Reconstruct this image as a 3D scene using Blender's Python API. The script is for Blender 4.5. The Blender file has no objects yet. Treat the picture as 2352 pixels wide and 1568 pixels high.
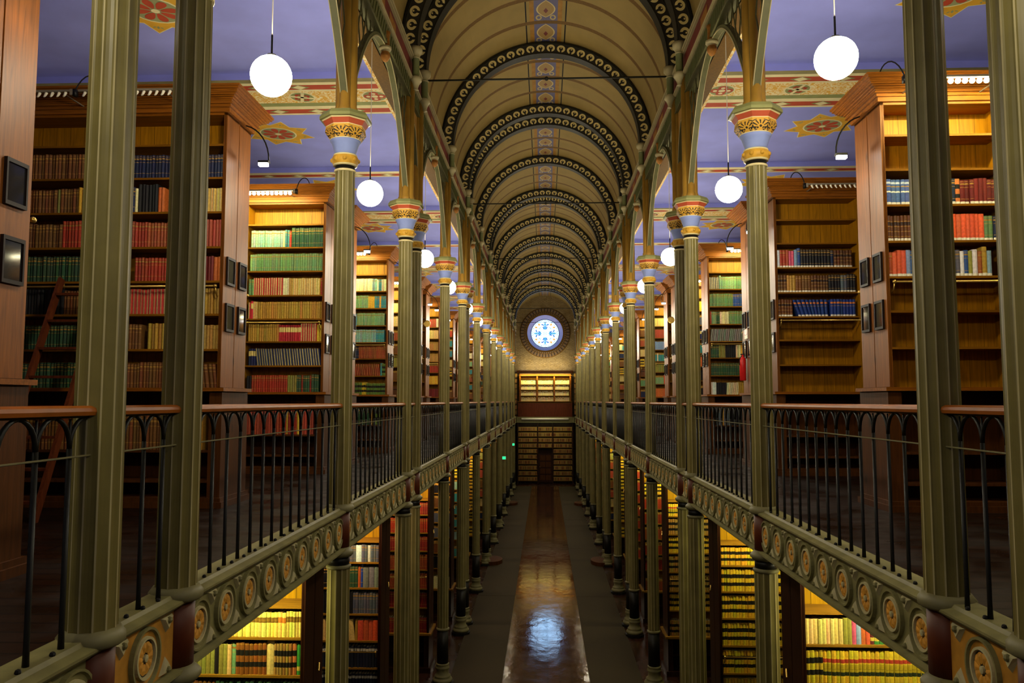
import bpy, math, random, re
from mathutils import Vector, Matrix
random.seed(7)
PI = math.pi
ZO = 5.5                      # the ground floor is z = 0; heights below are written from the camera's eye level
SC = bpy.context.scene
COL = SC.collection

# ------------------------------------------------------------------ camera, world, exposure
cam_d = bpy.data.cameras.new('camera')
cam = bpy.data.objects.new('camera', cam_d)
COL.objects.link(cam)
cam_d.sensor_width = 36.0
cam_d.lens = 1800.0 / 2352.0 * 36.0
cam_d.clip_start = 0.05
cam_d.clip_end = 200
CAM = Vector((-0.045, 0.0, ZO))
cam.location = CAM
cam.rotation_euler = (PI/2 + math.radians(4.3525), 0, math.radians(2.379))
SC.camera = cam
w = bpy.data.worlds.new('world')
SC.world = w
w.use_nodes = True
w.node_tree.nodes['Background'].inputs[0].default_value = (0.02, 0.018, 0.015, 1)
w.node_tree.nodes['Background'].inputs[1].default_value = 0.3
vs = SC.view_settings
vs.view_transform = 'Standard'
vs.look = 'None'
vs.exposure = 0.0
vs.gamma = 1.0
vs.use_curve_mapping = False
cy = SC.cycles
cy.max_bounces = 6
cy.diffuse_bounces = 3
cy.glossy_bounces = 3
cy.transmission_bounces = 4
cy.caustics_reflective = False
cy.caustics_refractive = False
cy.sample_clamp_indirect = 4.0

GLOBE_L = 150.0                # radiance of the hanging globes
LED_UP, LED_LOW = 74.0, 30.0  # watts of the shelf strips, gallery and ground floor
SPOT_W = 5.0

# ------------------------------------------------------------------ small helpers
def lin(h):
    h = h.lstrip('#')
    o = []
    for i in (0, 2, 4):
        c = int(h[i:i+2], 16) / 255
        o.append(c/12.92 if c <= .04045 else ((c+.055)/1.055)**2.4)
    return tuple(o)

def ordinal(n):
    return ['first', 'second', 'third', 'fourth', 'fifth', 'sixth', 'seventh', 'eighth', 'ninth', 'tenth', 'eleventh', 'twelfth', 'thirteenth',
            'fourteenth', 'fifteenth', 'sixteenth', 'seventeenth', 'eighteenth', 'nineteenth', 'twentieth', 'twenty-first', 'twenty-second',
            'twenty-third', 'twenty-fourth', 'twenty-fifth', 'twenty-sixth', 'twenty-seventh', 'twenty-eighth', 'twenty-ninth', 'thirtieth'][n] \
        if n < 30 else 'number %d' % (n+1)

# ------------------------------------------------------------------ materials
MATS = {}
def newmat(name):
    m = bpy.data.materials.new(name)
    m.use_nodes = True
    MATS[name] = m
    nt = m.node_tree
    return m, nt, nt.nodes['Principled BSDF']

class NT:
    """terse node building"""
    def __init__(s, nt): s.nt = nt; s.n = nt.nodes; s.l = nt.links
    def node(s, t, **k):
        x = s.n.new(t)
        for a, b in k.items(): setattr(x, a, b)
        return x
    def put(s, sock, v):
        if hasattr(v, 'is_linked') or isinstance(v, bpy.types.NodeSocket): s.l.new(v, sock)
        else: sock.default_value = v
    def m(s, op, a, b=0.0, c=0.0):
        x = s.node('ShaderNodeMath', operation=op)
        s.put(x.inputs[0], a); s.put(x.inputs[1], b); s.put(x.inputs[2], c)
        return x.outputs[0]
    def mix(s, f, a, b):
        x = s.node('ShaderNodeMix', data_type='RGBA')
        s.put(x.inputs[0], f)
        for i, v in ((6, a), (7, b)):
            s.put(x.inputs[i], v if not isinstance(v, tuple) else (v[0], v[1], v[2], 1))
        return x.outputs[2]
    def coord(s, which='Object', scale=(1, 1, 1)):
        t = s.node('ShaderNodeTexCoord')
        mp = s.node('ShaderNodeMapping')
        mp.inputs['Scale'].default_value = scale
        s.l.new(t.outputs[which], mp.inputs[0])
        return mp.outputs[0]
    def noise(s, vec, scale, detail=3, dist=0.0, rough=0.5):
        x = s.node('ShaderNodeTexNoise')
        s.l.new(vec, x.inputs['Vector'])
        x.inputs['Scale'].default_value = scale; x.inputs['Detail'].default_value = detail
        x.inputs['Distortion'].default_value = dist; x.inputs['Roughness'].default_value = rough
        return x.outputs['Fac']
    def ramp(s, f, a, b):
        x = s.node('ShaderNodeMapRange')
        s.put(x.inputs[0], f); x.inputs[1].default_value = a; x.inputs[2].default_value = b
        return x.outputs[0]
    def xyz(s, vec):
        x = s.node('ShaderNodeSeparateXYZ'); s.l.new(vec, x.inputs[0]); return x.outputs
    def bump(s, h, strength, dist, bsdf):
        x = s.node('ShaderNodeBump'); x.inputs['Strength'].default_value = strength; x.inputs['Distance'].default_value = dist
        s.l.new(h, x.inputs['Height']); s.l.new(x.outputs[0], bsdf.inputs['Normal'])

def paint(name, hexc, rough=0.5, var=0.18, scale=6.0, metal=0.0, spec=0.22):
    m, nt, b = newmat(name)
    t = NT(nt); c = lin(hexc) if isinstance(hexc, str) else hexc
    f = t.noise(t.coord(), scale, 4)
    lo = tuple(x*(1-var) for x in c); hi = tuple(min(1, x*(1+var)) for x in c)
    t.l.new(t.mix(t.ramp(f, .3, .7), lo, hi), b.inputs['Base Color'])
    b.inputs['Roughness'].default_value = rough
    b.inputs['Metallic'].default_value = metal
    b.inputs['Specular IOR Level'].default_value = spec
    return m

def wood(name, hexc, axis='z', rough=0.42, knots=True, grooves=0.0, spec=0.12):
    m, nt, b = newmat(name)
    t = NT(nt); c = lin(hexc)
    sc = {'z': (14, 14, .9), 'x': (.9, 14, 14), 'y': (14, .9, 14)}[axis]
    v = t.coord('Object', sc)
    f = t.noise(v, 2.2, 5, 1.2)
    col = t.mix(t.ramp(f, .3, .72), tuple(x*.62 for x in c), tuple(min(1, x*1.25) for x in c))
    if knots:
        v2 = t.coord('Object', {'z': (5, 5, 2.2), 'x': (2.2, 5, 5), 'y': (5, 2.2, 5)}[axis])
        k = t.node('ShaderNodeTexVoronoi'); t.l.new(v2, k.inputs['Vector']); k.inputs['Scale'].default_value = .8
        col = t.mix(t.m('MULTIPLY', t.ramp(k.outputs['Distance'], .13, .04), .75), col, tuple(x*.25 for x in c))
    if grooves:
        x = t.xyz(t.coord())[0]
        fr = t.m('FRACT', t.m('DIVIDE', x, grooves))
        col = t.mix(t.m('LESS_THAN', fr, .035), col, tuple(q*.25 for q in c))
        pl = t.node('ShaderNodeTexWhiteNoise', noise_dimensions='1D')
        t.l.new(t.m('FLOOR', t.m('DIVIDE', x, grooves)), pl.inputs['W'])
        col = t.mix(t.m('MULTIPLY', pl.outputs['Value'], .25), col, tuple(q*.7 for q in c))
    t.l.new(col, b.inputs['Base Color'])
    b.inputs['Roughness'].default_value = rough
    b.inputs['Specular IOR Level'].default_value = spec
    t.bump(f, .08, .01, b)
    return m

def glow(name, col, strength):
    m = bpy.data.materials.new(name); m.use_nodes = True; MATS[name] = m
    nt = m.node_tree; nt.nodes.clear()
    e = nt.nodes.new('ShaderNodeEmission'); o = nt.nodes.new('ShaderNodeOutputMaterial')
    e.inputs[0].default_value = (*col, 1); e.inputs[1].default_value = strength
    nt.links.new(e.outputs[0], o.inputs[0])
    return m

def ornament(name, bg, fg, edge=None, swirl=False):
    """repeating palmettes: u counts motifs, v runs 0..1 across the band"""
    m, nt, b = newmat(name)
    t = NT(nt); uv = t.xyz(t.coord('UV'))
    cu = t.m('SUBTRACT', t.m('FRACT', uv[0]), .5); cv = t.m('SUBTRACT', uv[1], .5)
    d = t.m('SQRT', t.m('ADD', t.m('MULTIPLY', cu, cu), t.m('MULTIPLY', cv, cv)))
    ring = t.m('LESS_THAN', t.m('ABSOLUTE', t.m('SUBTRACT', d, .30)), .10)
    gap = t.m('MULTIPLY', t.m('LESS_THAN', cv, -.12), t.m('LESS_THAN', t.m('ABSOLUTE', cu), .09))
    ring = t.m('MULTIPLY', ring, t.m('SUBTRACT', 1.0, gap))
    dv = t.m('SUBTRACT', cv, .1)
    d2 = t.m('SQRT', t.m('ADD', t.m('MULTIPLY', cu, cu), t.m('MULTIPLY', dv, dv)))
    k = t.m('MAXIMUM', ring, t.m('LESS_THAN', d2, .07))
    col = t.mix(k, lin(bg), lin(fg))
    if edge:
        e = t.m('GREATER_THAN', t.m('ABSOLUTE', cv), .455)
        col = t.mix(e, col, lin(edge))
    t.l.new(col, b.inputs['Base Color']); b.inputs['Roughness'].default_value = .55
    return m

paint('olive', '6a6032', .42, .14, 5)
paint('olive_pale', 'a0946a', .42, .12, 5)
paint('ring_stone', '6e6846', .5, .15, 8)
paint('lower_olive', '675e34', .42, .14, 5)
paint('red_drum', '52240f', .5, .15, 6)
paint('black_paint', '14120f', .45, .1)
paint('gold_paint', 'b88a2c', .5, .2, 20)
paint('gold_dark', '83541c', .55, .25, 30)
paint('bell_blue', '7e8cc0', .6, .08)
paint('abacus_green', '7c7c4c', .55, .12)
paint('fascia_red', 'a5482c', .55, .12)
paint('cream_paint', 'cfc08e', .55, .1)
paint('pier_yellow', '8e6a26', .5, .12)
paint('pier_green', '5d6038', .5, .12)
paint('iron_black', '14130e', .45, .15)
paint('girder_green', '767046', .5, .18, 9)
paint('girder_pale', 'b0a67a', .5, .15, 9)
paint('rosette_gold', 'c48a30', .5, .25, 25)
paint('panel_gold', 'a8762a', .5, .2, 12)
paint('frieze_green', '4c4a2a', .55, .15)
paint('band_red', '5e2018', .6, .2, 4)
paint('cornice_cream', '9c8f68', .55, .12)
paint('vault_cream', '856f3c', .75, .08, 2)
paint('vault_brown', '5c400a', .7, .2, 30)
paint('vault_orange', '8a6220', .7, .15)
paint('slit_black', '080705', .8, .1)
paint('rib_dark', '1c190e', .55, .2, 14)
ornament('rib_ornament', '1c1810', 'd6c07c', '3b3822')
m, nt, b = newmat('pierced_gold')
t = NT(nt); uv = t.xyz(t.coord('UV'))
a = t.m('ABSOLUTE', t.m('SUBTRACT', t.m('FRACT', uv[0]), .5)); cv = t.m('SUBTRACT', uv[1], .5)
def dist(x0, y0):
    dx = t.m('SUBTRACT', a, x0); dy = t.m('SUBTRACT', cv, y0)
    return t.m('SQRT', t.m('ADD', t.m('MULTIPLY', dx, dx), t.m('MULTIPLY', dy, dy)))
up = t.m('ADD', cv, .30)
rr = t.m('SQRT', t.m('ADD', t.m('MULTIPLY', a, a), t.m('MULTIPLY', up, up)))
an = t.m('ARCTAN2', a, up)
st = t.m('LESS_THAN', t.m('ABSOLUTE', t.m('SUBTRACT', t.m('FRACT', t.m('ADD', t.m('DIVIDE', an, .52), .5)), .5)), .20)
k = t.m('MULTIPLY', st, t.m('MULTIPLY', t.m('GREATER_THAN', rr, .24), t.m('LESS_THAN', rr, .56)))
k = t.m('MAXIMUM', k, t.m('MULTIPLY', t.m('LESS_THAN', t.m('ABSOLUTE', t.m('SUBTRACT', rr, .64)), .035), t.m('GREATER_THAN', an, .35)))
for x0, y0, r_ in ((0, -.22, .08), (.2, -.32, .06), (.38, -.36, .07), (.5, -.2, .06)): k = t.m('MAXIMUM', k, t.m('LESS_THAN', dist(x0, y0), r_))
t.l.new(t.mix(k, lin('c2922e'), lin('1c1408')), b.inputs['Base Color']); b.inputs['Roughness'].default_value = .55
m, nt, b = newmat('ridge_ornament')
t = NT(nt); uv = t.xyz(t.coord('UV'))
a = t.m('ABSOLUTE', t.m('SUBTRACT', uv[1], .5)); cv = t.m('SUBTRACT', t.m('FRACT', uv[0]), .5)
q = t.m('ADD', cv, .06)
edge = t.m('SUBTRACT', .37, t.m('MULTIPLY', t.m('MULTIPLY', q, q), 2.3))
col = t.mix(t.m('LESS_THAN', a, edge), lin('4e4a68'), lin('866832'))
col = t.mix(t.m('LESS_THAN', t.m('ABSOLUTE', t.m('SUBTRACT', a, edge)), .03), col, lin('b09a64'))
col = t.mix(t.m('LESS_THAN', t.m('ABSOLUTE', t.m('SUBTRACT', dist(.30, .34), .10)), .03), col, lin('a08a56'))
col = t.mix(t.m('LESS_THAN', t.m('ADD', t.m('MULTIPLY', a, 1.3), t.m('ABSOLUTE', t.m('SUBTRACT', cv, .02))), .13), col, lin('5e1a14'))
t.l.new(col, b.inputs['Base Color']); b.inputs['Roughness'].default_value = .7
paint('ceiling_blue', '9296e2', .8, .1, 1.2)
paint('beam_cream', 'e4d6a4', .7, .08)
paint('beam_red', 'b04426', .7, .12)
paint('beam_green', '8d9058', .7, .12)
paint('beam_olive', '8a8055', .7, .12)  # shadow along the soffit's near edge, painted as an olive strip
paint('star_yellow', 'd8a22c', .7, .1)
paint('star_green', '93976a', .7, .1)
paint('handrail', '88480c', .45, .15, 8)
paint('brass', 'b5944a', .3, .1, 9, .85)
paint('plaque_frame', '1a0f0b', .5, .15, 6, 0, .1)
paint('cable_black', '0c0b0a', .5, .05)
paint('bar_metal', '7d7360', .45, .1, 8, .3)
paint('white_plastic', 'd9d0bb', .5, .05)
paint('runner_carpet', '2c2312', .95, .14, 60)
paint('plaster', '8a8cae', .8, .12, 3)
paint('lilac_plaster', '8d83a8', .7, .08)
paint('extinguisher_red', 'c01f1f', .25, .05)
paint('paper_white', 'e6e0d0', .6, .04)
paint('green_tabs', '2f9a46', .6, .05)
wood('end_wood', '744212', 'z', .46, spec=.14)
wood('pine', '8e5e06', 'z', .45, True, .155)
wood('pine_shelf', '7a4d08', 'x', .45)
wood('cornice_wood', '78430a', 'x', .4, spec=.15)
wood('end_cornice', '5a320f', 'y', .3)
wood('base_wood', '46260c', 'z', .4)
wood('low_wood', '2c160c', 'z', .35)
wood('low_pine', '9c7208', 'z', .45, True, .2)
wood('low_shelf', '7e5816', 'x', .4)
wood('panel_brown', '6a3014', 'z', .35, False)
wood('ladder_wood', '5a2a14', 'z', .4, False)

# varied materials
m, nt, b = newmat('beam_ornament')
t = NT(nt); f = t.noise(t.coord(), 7, 2, 2.5)
t.l.new(t.mix(t.m('LESS_THAN', t.m('ABSOLUTE', t.m('SUBTRACT', f, .5)), .055), lin('e0a836'), lin('ecdcaa')), b.inputs['Base Color'])
b.inputs['Roughness'].default_value = .7

m, nt, b = newmat('plaque_glass')
t = NT(nt)
b.inputs['Base Color'].default_value = (.012, .012, .014, 1); b.inputs['Roughness'].default_value = .06

m, nt, b = newmat('book_cover')
t = NT(nt)
a = t.node('ShaderNodeVertexColor', layer_name='Col')
f = t.noise(t.coord(), 45, 3)
t.l.new(t.mix(t.m('MULTIPLY', t.ramp(f, .35, .7), .3), a.outputs[0], (.02, .014, .008)), b.inputs['Base Color'])
b.inputs['Roughness'].default_value = .5
b.inputs['Specular IOR Level'].default_value = .15

def planks(name, c1, c2, mortar, bw, rh, rough, rot=0, bumpd=.004, wave=0.0, spec=.5):
    m, nt, b = newmat(name)
    t = NT(nt)
    tc = t.node('ShaderNodeTexCoord'); mp = t.node('ShaderNodeMapping')
    mp.inputs['Rotation'].default_value = (0, 0, rot); t.l.new(tc.outputs['Object'], mp.inputs[0])
    br = t.node('ShaderNodeTexBrick')
    t.l.new(mp.outputs[0], br.inputs['Vector'])
    br.inputs['Color1'].default_value = (*lin(c1), 1); br.inputs['Color2'].default_value = (*lin(c2), 1)
    br.inputs['Mortar'].default_value = (*lin(mortar), 1)
    br.inputs['Scale'].default_value = 1; br.inputs['Mortar Size'].default_value = .010
    br.inputs['Brick Width'].default_value = bw; br.inputs['Row Height'].default_value = rh
    g = t.noise(t.coord('Object', (9, 1.2, 9)), 1.6, 5, .8)
    t.l.new(t.mix(t.m('MULTIPLY', t.ramp(g, .35, .75), .45), br.outputs[0], (.012, .006, .004)), b.inputs['Base Color'])
    w2 = t.noise(t.coord('Object', (1, 1, 1)), 2.3, 4)
    b.inputs['Specular IOR Level'].default_value = spec
    t.l.new(t.m('ADD', t.m('MULTIPLY', t.ramp(w2, .3, .75), rough*.9), rough*.5), b.inputs['Roughness'])
    h = t.m('ADD', t.m('MULTIPLY', br.outputs['Fac'], -1.0), t.m('MULTIPLY', t.noise(t.coord('Object', (1, .6, 1)), 5.5, 3), wave))
    t.bump(h, .5, bumpd, b)
    return m
planks('floor_varnish', '3a1e12', '2c160d', '0c0604', 2.4, .24, .10, PI/2, .004, 1.3, .7)
planks('floor_side', '331a12', '28140c', '0c0604', 2.0, .2, .26, PI/2, .003, .5)
planks('gallery_boards', '1e0e05', '150a04', '080403', 3.6, .15, .45, 0, .003, .5, .12)
planks('floor_inlay', '2a150b', '22110a', '0c0604', 2.0, .2, .12, 0, .002, 1.0, .7)
m = planks('gable_brick', 'a08a5c', '8a744a', '6e5c3c', .24, .08, .8, 0, .003, .4)

# gold brick ring with radial joints (u = around, v = across)
m, nt, b = newmat('ring_brick')
t = NT(nt); uv = t.xyz(t.coord('UV'))
f1 = t.m('LESS_THAN', t.m('FRACT', uv[0]), .32)
t.l.new(t.mix(f1, lin('6e5840'), lin('2a1c16')), b.inputs['Base Color']); b.inputs['Roughness'].default_value = .8

glow('globe_glass', (1.0, .91, .68), GLOBE_L)
glow('led_on', (1.0, .92, .55), 70)
glow('tube_glow', (1.0, .93, .6), 120)
glow('spot_face', (1.0, .97, .95), 30)
glow('exit_green', (.04, .9, .35), 1.15)
glow('glass_white', (.40, .66, 1.0), 5.5)
glow('glass_pale', (.55, .80, 1.0), 2.0)
glow('glass_cyan', (.12, .50, .95), 1.25)
glow('glass_blue', (.02, .10, .55), 1.2)
glow('glass_orange', (.95, .45, .06), 1.1)

# ------------------------------------------------------------------ mesh building
class MB:
    def __init__(s): s.v = []; s.f = []; s.m = []; s.uv = {}; s.c = {}
    def face(s, pts, mat=0, uv=None, col=None):
        i = len(s.v); s.v.extend([tuple(p) for p in pts]); k = len(s.f)
        s.f.append(tuple(range(i, i+len(pts)))); s.m.append(mat)
        if uv: s.uv[k] = uv
        if col: s.c[k] = col
    def idx(s, verts, faces, mat=0, mats=None):
        i = len(s.v); s.v.extend([tuple(p) for p in verts])
        for q, f in enumerate(faces):
            s.f.append(tuple(a+i for a in f)); s.m.append(mats[q] if mats else mat)
    def box(s, x0, x1, y0, y1, z0, z1, mat=0):
        if x0 > x1: x0, x1 = x1, x0
        if y0 > y1: y0, y1 = y1, y0
        if z0 > z1: z0, z1 = z1, z0
        v = [(x0, y0, z0), (x1, y0, z0), (x1, y1, z0), (x0, y1, z0), (x0, y0, z1), (x1, y0, z1), (x1, y1, z1), (x0, y1, z1)]
        s.idx(v, [(0, 3, 2, 1), (4, 5, 6, 7), (0, 1, 5, 4), (1, 2, 6, 5), (2, 3, 7, 6), (3, 0, 4, 7)], mat)
    def lathe(s, prof, n=24, cx=0, cy=0, mats=None, mat=0, ph=0.0, cap=True):
        v = []; f = []; mm = []
        for r, z in prof:
            for k in range(n):
                a = ph + 2*PI*k/n
                v.append((cx+r*math.cos(a), cy+r*math.sin(a), z))
        for j in range(len(prof)-1):
            for k in range(n):
                k2 = (k+1) % n
                f.append((j*n+k, j*n+k2, (j+1)*n+k2, (j+1)*n+k)); mm.append(mats[j] if mats else mat)
        if cap:
            f.append(tuple(reversed(range(n)))); mm.append(mats[0] if mats else mat)
            q = (len(prof)-1)*n; f.append(tuple(range(q, q+n))); mm.append(mats[-1] if mats else mat)
        s.idx(v, f, mats=mm)
    def tube(s, pts, r, n=8, mat=0, closed=False):
        pts = [Vector(p) for p in pts]; rings = []
        up0 = None
        for i, p in enumerate(pts):
            a = pts[i-1] if i > 0 else (pts[-1] if closed else p); c = pts[i+1] if i < len(pts)-1 else (pts[0] if closed else p)
            d = (c-a).normalized()
            u = up0 - d*up0.dot(d) if up0 is not None else (Vector((0, 0, 1)) if abs(d.z) < .9 else Vector((1, 0, 0)))
            u = (u - d*u.dot(d)).normalized(); up0 = u; w_ = d.cross(u)
            rr = r[i] if isinstance(r, (list, tuple)) else r
            rings.append([p + (u*math.cos(2*PI*k/n) + w_*math.sin(2*PI*k/n))*rr for k in range(n)])
        v = [q for R in rings for q in R]; f = []
        m_ = len(rings)
        for j in range(m_ if closed else m_-1):
            j2 = (j+1) % m_
            for k in range(n):
                k2 = (k+1) % n; f.append((j*n+k, j*n+k2, j2*n+k2, j2*n+k))
        if not closed:
            f.append(tuple(reversed(range(n)))); f.append(tuple(range((m_-1)*n, m_*n)))
        s.idx(v, f, mat)
    def ball(s, c, r, n=12, mat=0, sz=1.0):
        k = max(4, n//2); prof = [(max(1e-4, r*math.sin(PI*i/k)), c[2]-r*sz*math.cos(PI*i/k)) for i in range(k+1)]
        s.lathe(prof, n, c[0], c[1], mat=mat, cap=False)
    def bar(s, a, b, wx, wy, mat=0):
        """box beam from a to b, wx across the side, wy across the other"""
        a = Vector(a); b = Vector(b); d = (b-a).normalized()
        u = Vector((1, 0, 0)) if abs(d.x) < .9 else Vector((0, 1, 0))
        u = (u-d*u.dot(d)).normalized(); w_ = d.cross(u)
        v = []
        for p in (a, b):
            for i, j in ((-1, -1), (1, -1), (1, 1), (-1, 1)): v.append(p+u*(i*wx/2)+w_*(j*wy/2))
        s.idx(v, [(0, 3, 2, 1), (4, 5, 6, 7), (0, 1, 5, 4), (1, 2, 6, 5), (2, 3, 7, 6), (3, 0, 4, 7)], mat)
    def build(s, name, mats, parent=None, org=(0, 0, 0), smooth=False, loc=None):
        me = bpy.data.meshes.new(name)
        o_ = Vector(org)
        me.from_pydata([tuple(Vector(p)-o_) for p in s.v], [], s.f)
        for mn in (mats if isinstance(mats, (list, tuple)) else [mats]): me.materials.append(MATS[mn])
        me.polygons.foreach_set('material_index', s.m)
        if smooth: me.polygons.foreach_set('use_smooth', [True]*len(s.f))
        if s.uv:
            l = me.uv_layers.new(name='UVMap')
            for k, uvs in s.uv.items():
                for li, q in zip(me.polygons[k].loop_indices, uvs): l.data[li].uv = q
        if s.c:
            ca = me.color_attributes.new('Col', 'FLOAT_COLOR', 'CORNER')
            buf = [1.0]*(4*len(me.loops))
            for k, c in s.c.items():
                for li in me.polygons[k].loop_indices: buf[4*li:4*li+3] = c
            ca.data.foreach_set('color', buf)
        me.update()
        o = bpy.data.objects.new(name, me); COL.objects.link(o)
        if parent is not None: o.parent = parent
        else: o.location = (org[0], org[1], org[2]+ZO)
        return o

def tag(o, label=None, cat=None, group=None, kind=None):
    for k, v in (('label', label), ('category', cat), ('group', group), ('kind', kind)):
        if v: o[k] = v
    return o
def thing(name, label, cat, loc, group=None, rz=0.0, kind='thing'):
    o = bpy.data.objects.new(name, None); COL.objects.link(o)
    o.empty_display_size = .1
    o.location = (loc[0], loc[1], loc[2]+ZO); o.rotation_euler = (0, 0, rz)
    return tag(o, label, cat, group, kind)
def copy_tree(o, parent=None):
    c = o.copy(); COL.objects.link(c)
    if parent is not None:
        c.parent = parent
    for ch in list(o.children):
        copy_tree(ch, c)
    return c
def place(proto, used, loc, rz=0.0, label=None, group=None, sy=1.0):
    """the first call uses the prototype itself, later ones copy it with its parts"""
    o = proto if not used else copy_tree(proto)
    used.append(o)
    o.location = (loc[0], loc[1], loc[2]+ZO); o.rotation_euler = (0, 0, rz); o.scale = (1, sy, 1)
    if label: o['label'] = label
    if group: o['group'] = group
    return o
def area_light(name, loc, size, power, color, rot, parent=None):
    d = bpy.data.lights.new(name, 'AREA'); d.shape = 'RECTANGLE'; d.size, d.size_y = size; d.energy = power; d.color = color
    o = bpy.data.objects.new(name, d); COL.objects.link(o)
    o.rotation_euler = rot
    if parent is not None: o.parent = parent; o.location = loc
    else: o.location = (loc[0], loc[1], loc[2]+ZO)
    return o

# ------------------------------------------------------------------ layout
W = 2.05                                             # half the distance between the two arcades
SINGLE = [-.07, 7.68, 15.65, 23.1, 30.8, 38.4, 46.1]
PAIRS = [(3.47, 4.27), (11.15, 12.0), (19.0, 19.8), (26.8, 27.6), (34.4, 35.2), (41.9, 42.7), (49.5, 50.3)]
COLY = sorted([(y, 's') for y in SINGLE] + [(a, 'a') for a, b_ in PAIRS] + [(b_, 'b') for a, b_ in PAIRS])
YEND = 54.3
YB = -1.8
GF = -1.06                                           # gallery floor
CEIL, SOFF = 4.74, 4.64                              # aisle ceiling and beam soffit
SPRING = 5.2
XW = 7.8
SIDES = ((-1, 'left'), (1, 'right'))

# ------------------------------------------------------------------ setting: floors, walls, ceilings
b = MB(); b.box(-XW, XW, YB, YEND, -5.6, -5.5, 0)
tag(b.build('floor', 'floor_side'), kind='structure')
b = MB(); b.box(-.9, .83, YB, 51.25, -5.5, -5.497)
tag(b.build('floor_boards', 'floor_varnish'), kind='structure')
b = MB()
for yy in [y for y, k in COLY if k != 'b']:
    for dx0, dx1 in ((-.86, .79),):
        for dy, ww in ((.0, .035), (.55, .035)):
            b.box(dx0, dx1, yy+dy-.25, yy+dy-.25+ww, -5.497, -5.4964)
tag(b.build('trim_1', 'floor_inlay'), kind='structure')
for (sx, side), (x0, x1) in zip(SIDES, ((-1.95, -.9), (.83, 1.87))):
    b = MB(); b.box(x0, x1, YB+.2, 51.2, -5.5, -5.484)
    for k in range(0, 7): b.box(x0, x1, 8.2+k*7.2, 8.2+k*7.2+.03, -5.484, -5.481)
    tag(b.build('carpet_runner', 'runner_carpet'), 'long grey-brown carpet runner along the %s side of the nave floor' % side, 'carpet')
for sx, side in SIDES:
    b = MB(); b.box(sx*(W+.03), sx*XW, YB, 53.0, -1.30, GF)
    tag(b.build('gallery_floor', 'gallery_boards'), kind='structure')
    b = MB(); b.box(sx*(XW), sx*(XW+.2), YB, YEND, -5.5, CEIL)
    tag(b.build('wall_%s' % side, 'plaster'), kind='structure')
b = MB(); b.box(-XW, XW, YB-.2, YB, -5.5, 7.5)
tag(b.build('wall_front', 'plaster'), kind='structure')
# platform the camera stands on
b = MB(); b.box(-W+.15, W-.15, YB, .6, -1.30, GF)
tag(b.build('landing_floor', 'gallery_boards'), kind='structure')

# gable wall with its round hole
WC = 4.73
b = MB(); n = 64; R0 = 1.24
def sq(a, hw=XW, zl=-5.5-WC, zh=2.95):
    dx, dz = math.cos(a), math.sin(a)
    tt = min((hw/abs(dx)) if abs(dx) > 1e-6 else 1e9, ((zh if dz > 0 else -zl)/abs(dz)) if abs(dz) > 1e-6 else 1e9)
    return dx*tt, dz*tt
cor = sorted([2*PI*k/n for k in range(n)] + [math.atan2(2.95, XW) % (2*PI), math.atan2(2.95, -XW) % (2*PI), math.atan2(-5.5-WC, XW) % (2*PI), math.atan2(-5.5-WC, -XW) % (2*PI)])
for k in range(len(cor)):
    a0, a1 = cor[k], cor[(k+1) % len(cor)]
    p0, p1 = sq(a0), sq(a1)
    b.face([(R0*math.cos(a0), YEND, WC+R0*math.sin(a0)), (R0*math.cos(a1), YEND, WC+R0*math.sin(a1)), (p1[0], YEND, WC+p1[1]), (p0[0], YEND, WC+p0[1])])
wb = tag(b.build('wall_back', 'gable_brick'), kind='structure')
wb.rotation_euler = (0, 0, 0)
# the brick texture runs on x/z: give the wall its own upright mapping
nt = MATS['gable_brick'].node_tree
for nd in nt.nodes:
    if nd.type == 'MAPPING' and abs(nd.inputs['Scale'].default_value[0]-1) < 1e-6: nd.inputs['Rotation'].default_value = (-PI/2, 0, 0)
b = MB()
def ring(bm, r0, r1, y0, y1, mat, n=64, cells=None, cz=WC):
    for k in range(n):
        a0, a1 = 2*PI*k/n, 2*PI*(k+1)/n
        uv = None
        if cells: u0, u1 = cells*k/n, cells*(k+1)/n; uv = [(u0, 0), (u1, 0), (u1, 1), (u0, 1)]
        bm.face([(r0*math.cos(a0), y0, cz+r0*math.sin(a0)), (r0*math.cos(a1), y0, cz+r0*math.sin(a1)), (r1*math.cos(a1), y1, cz+r1*math.sin(a1)), (r1*math.cos(a0), y1, cz+r1*math.sin(a0))], mat, uv)
ring(b, 1.24, 1.36, YEND-.03, YEND-.06, 0); ring(b, 1.36, 1.44, YEND-.06, YEND-.05, 1, 64, 64); ring(b, 1.44, 1.49, YEND-.05, YEND-.05, 0)
ring(b, 1.49, 1.70, YEND-.05, YEND-.05, 1, 64, 48); ring(b, 1.70, 1.76, YEND-.05, YEND-.02, 0)
tag(b.build('trim_2', ['vault_brown', 'ring_brick']), kind='structure')
b = MB(); ring(b, 1.24, 1.0, YEND-.04, YEND+.5, 0)
tag(b.build('trim_3', 'lilac_plaster'), kind='structure')

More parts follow.
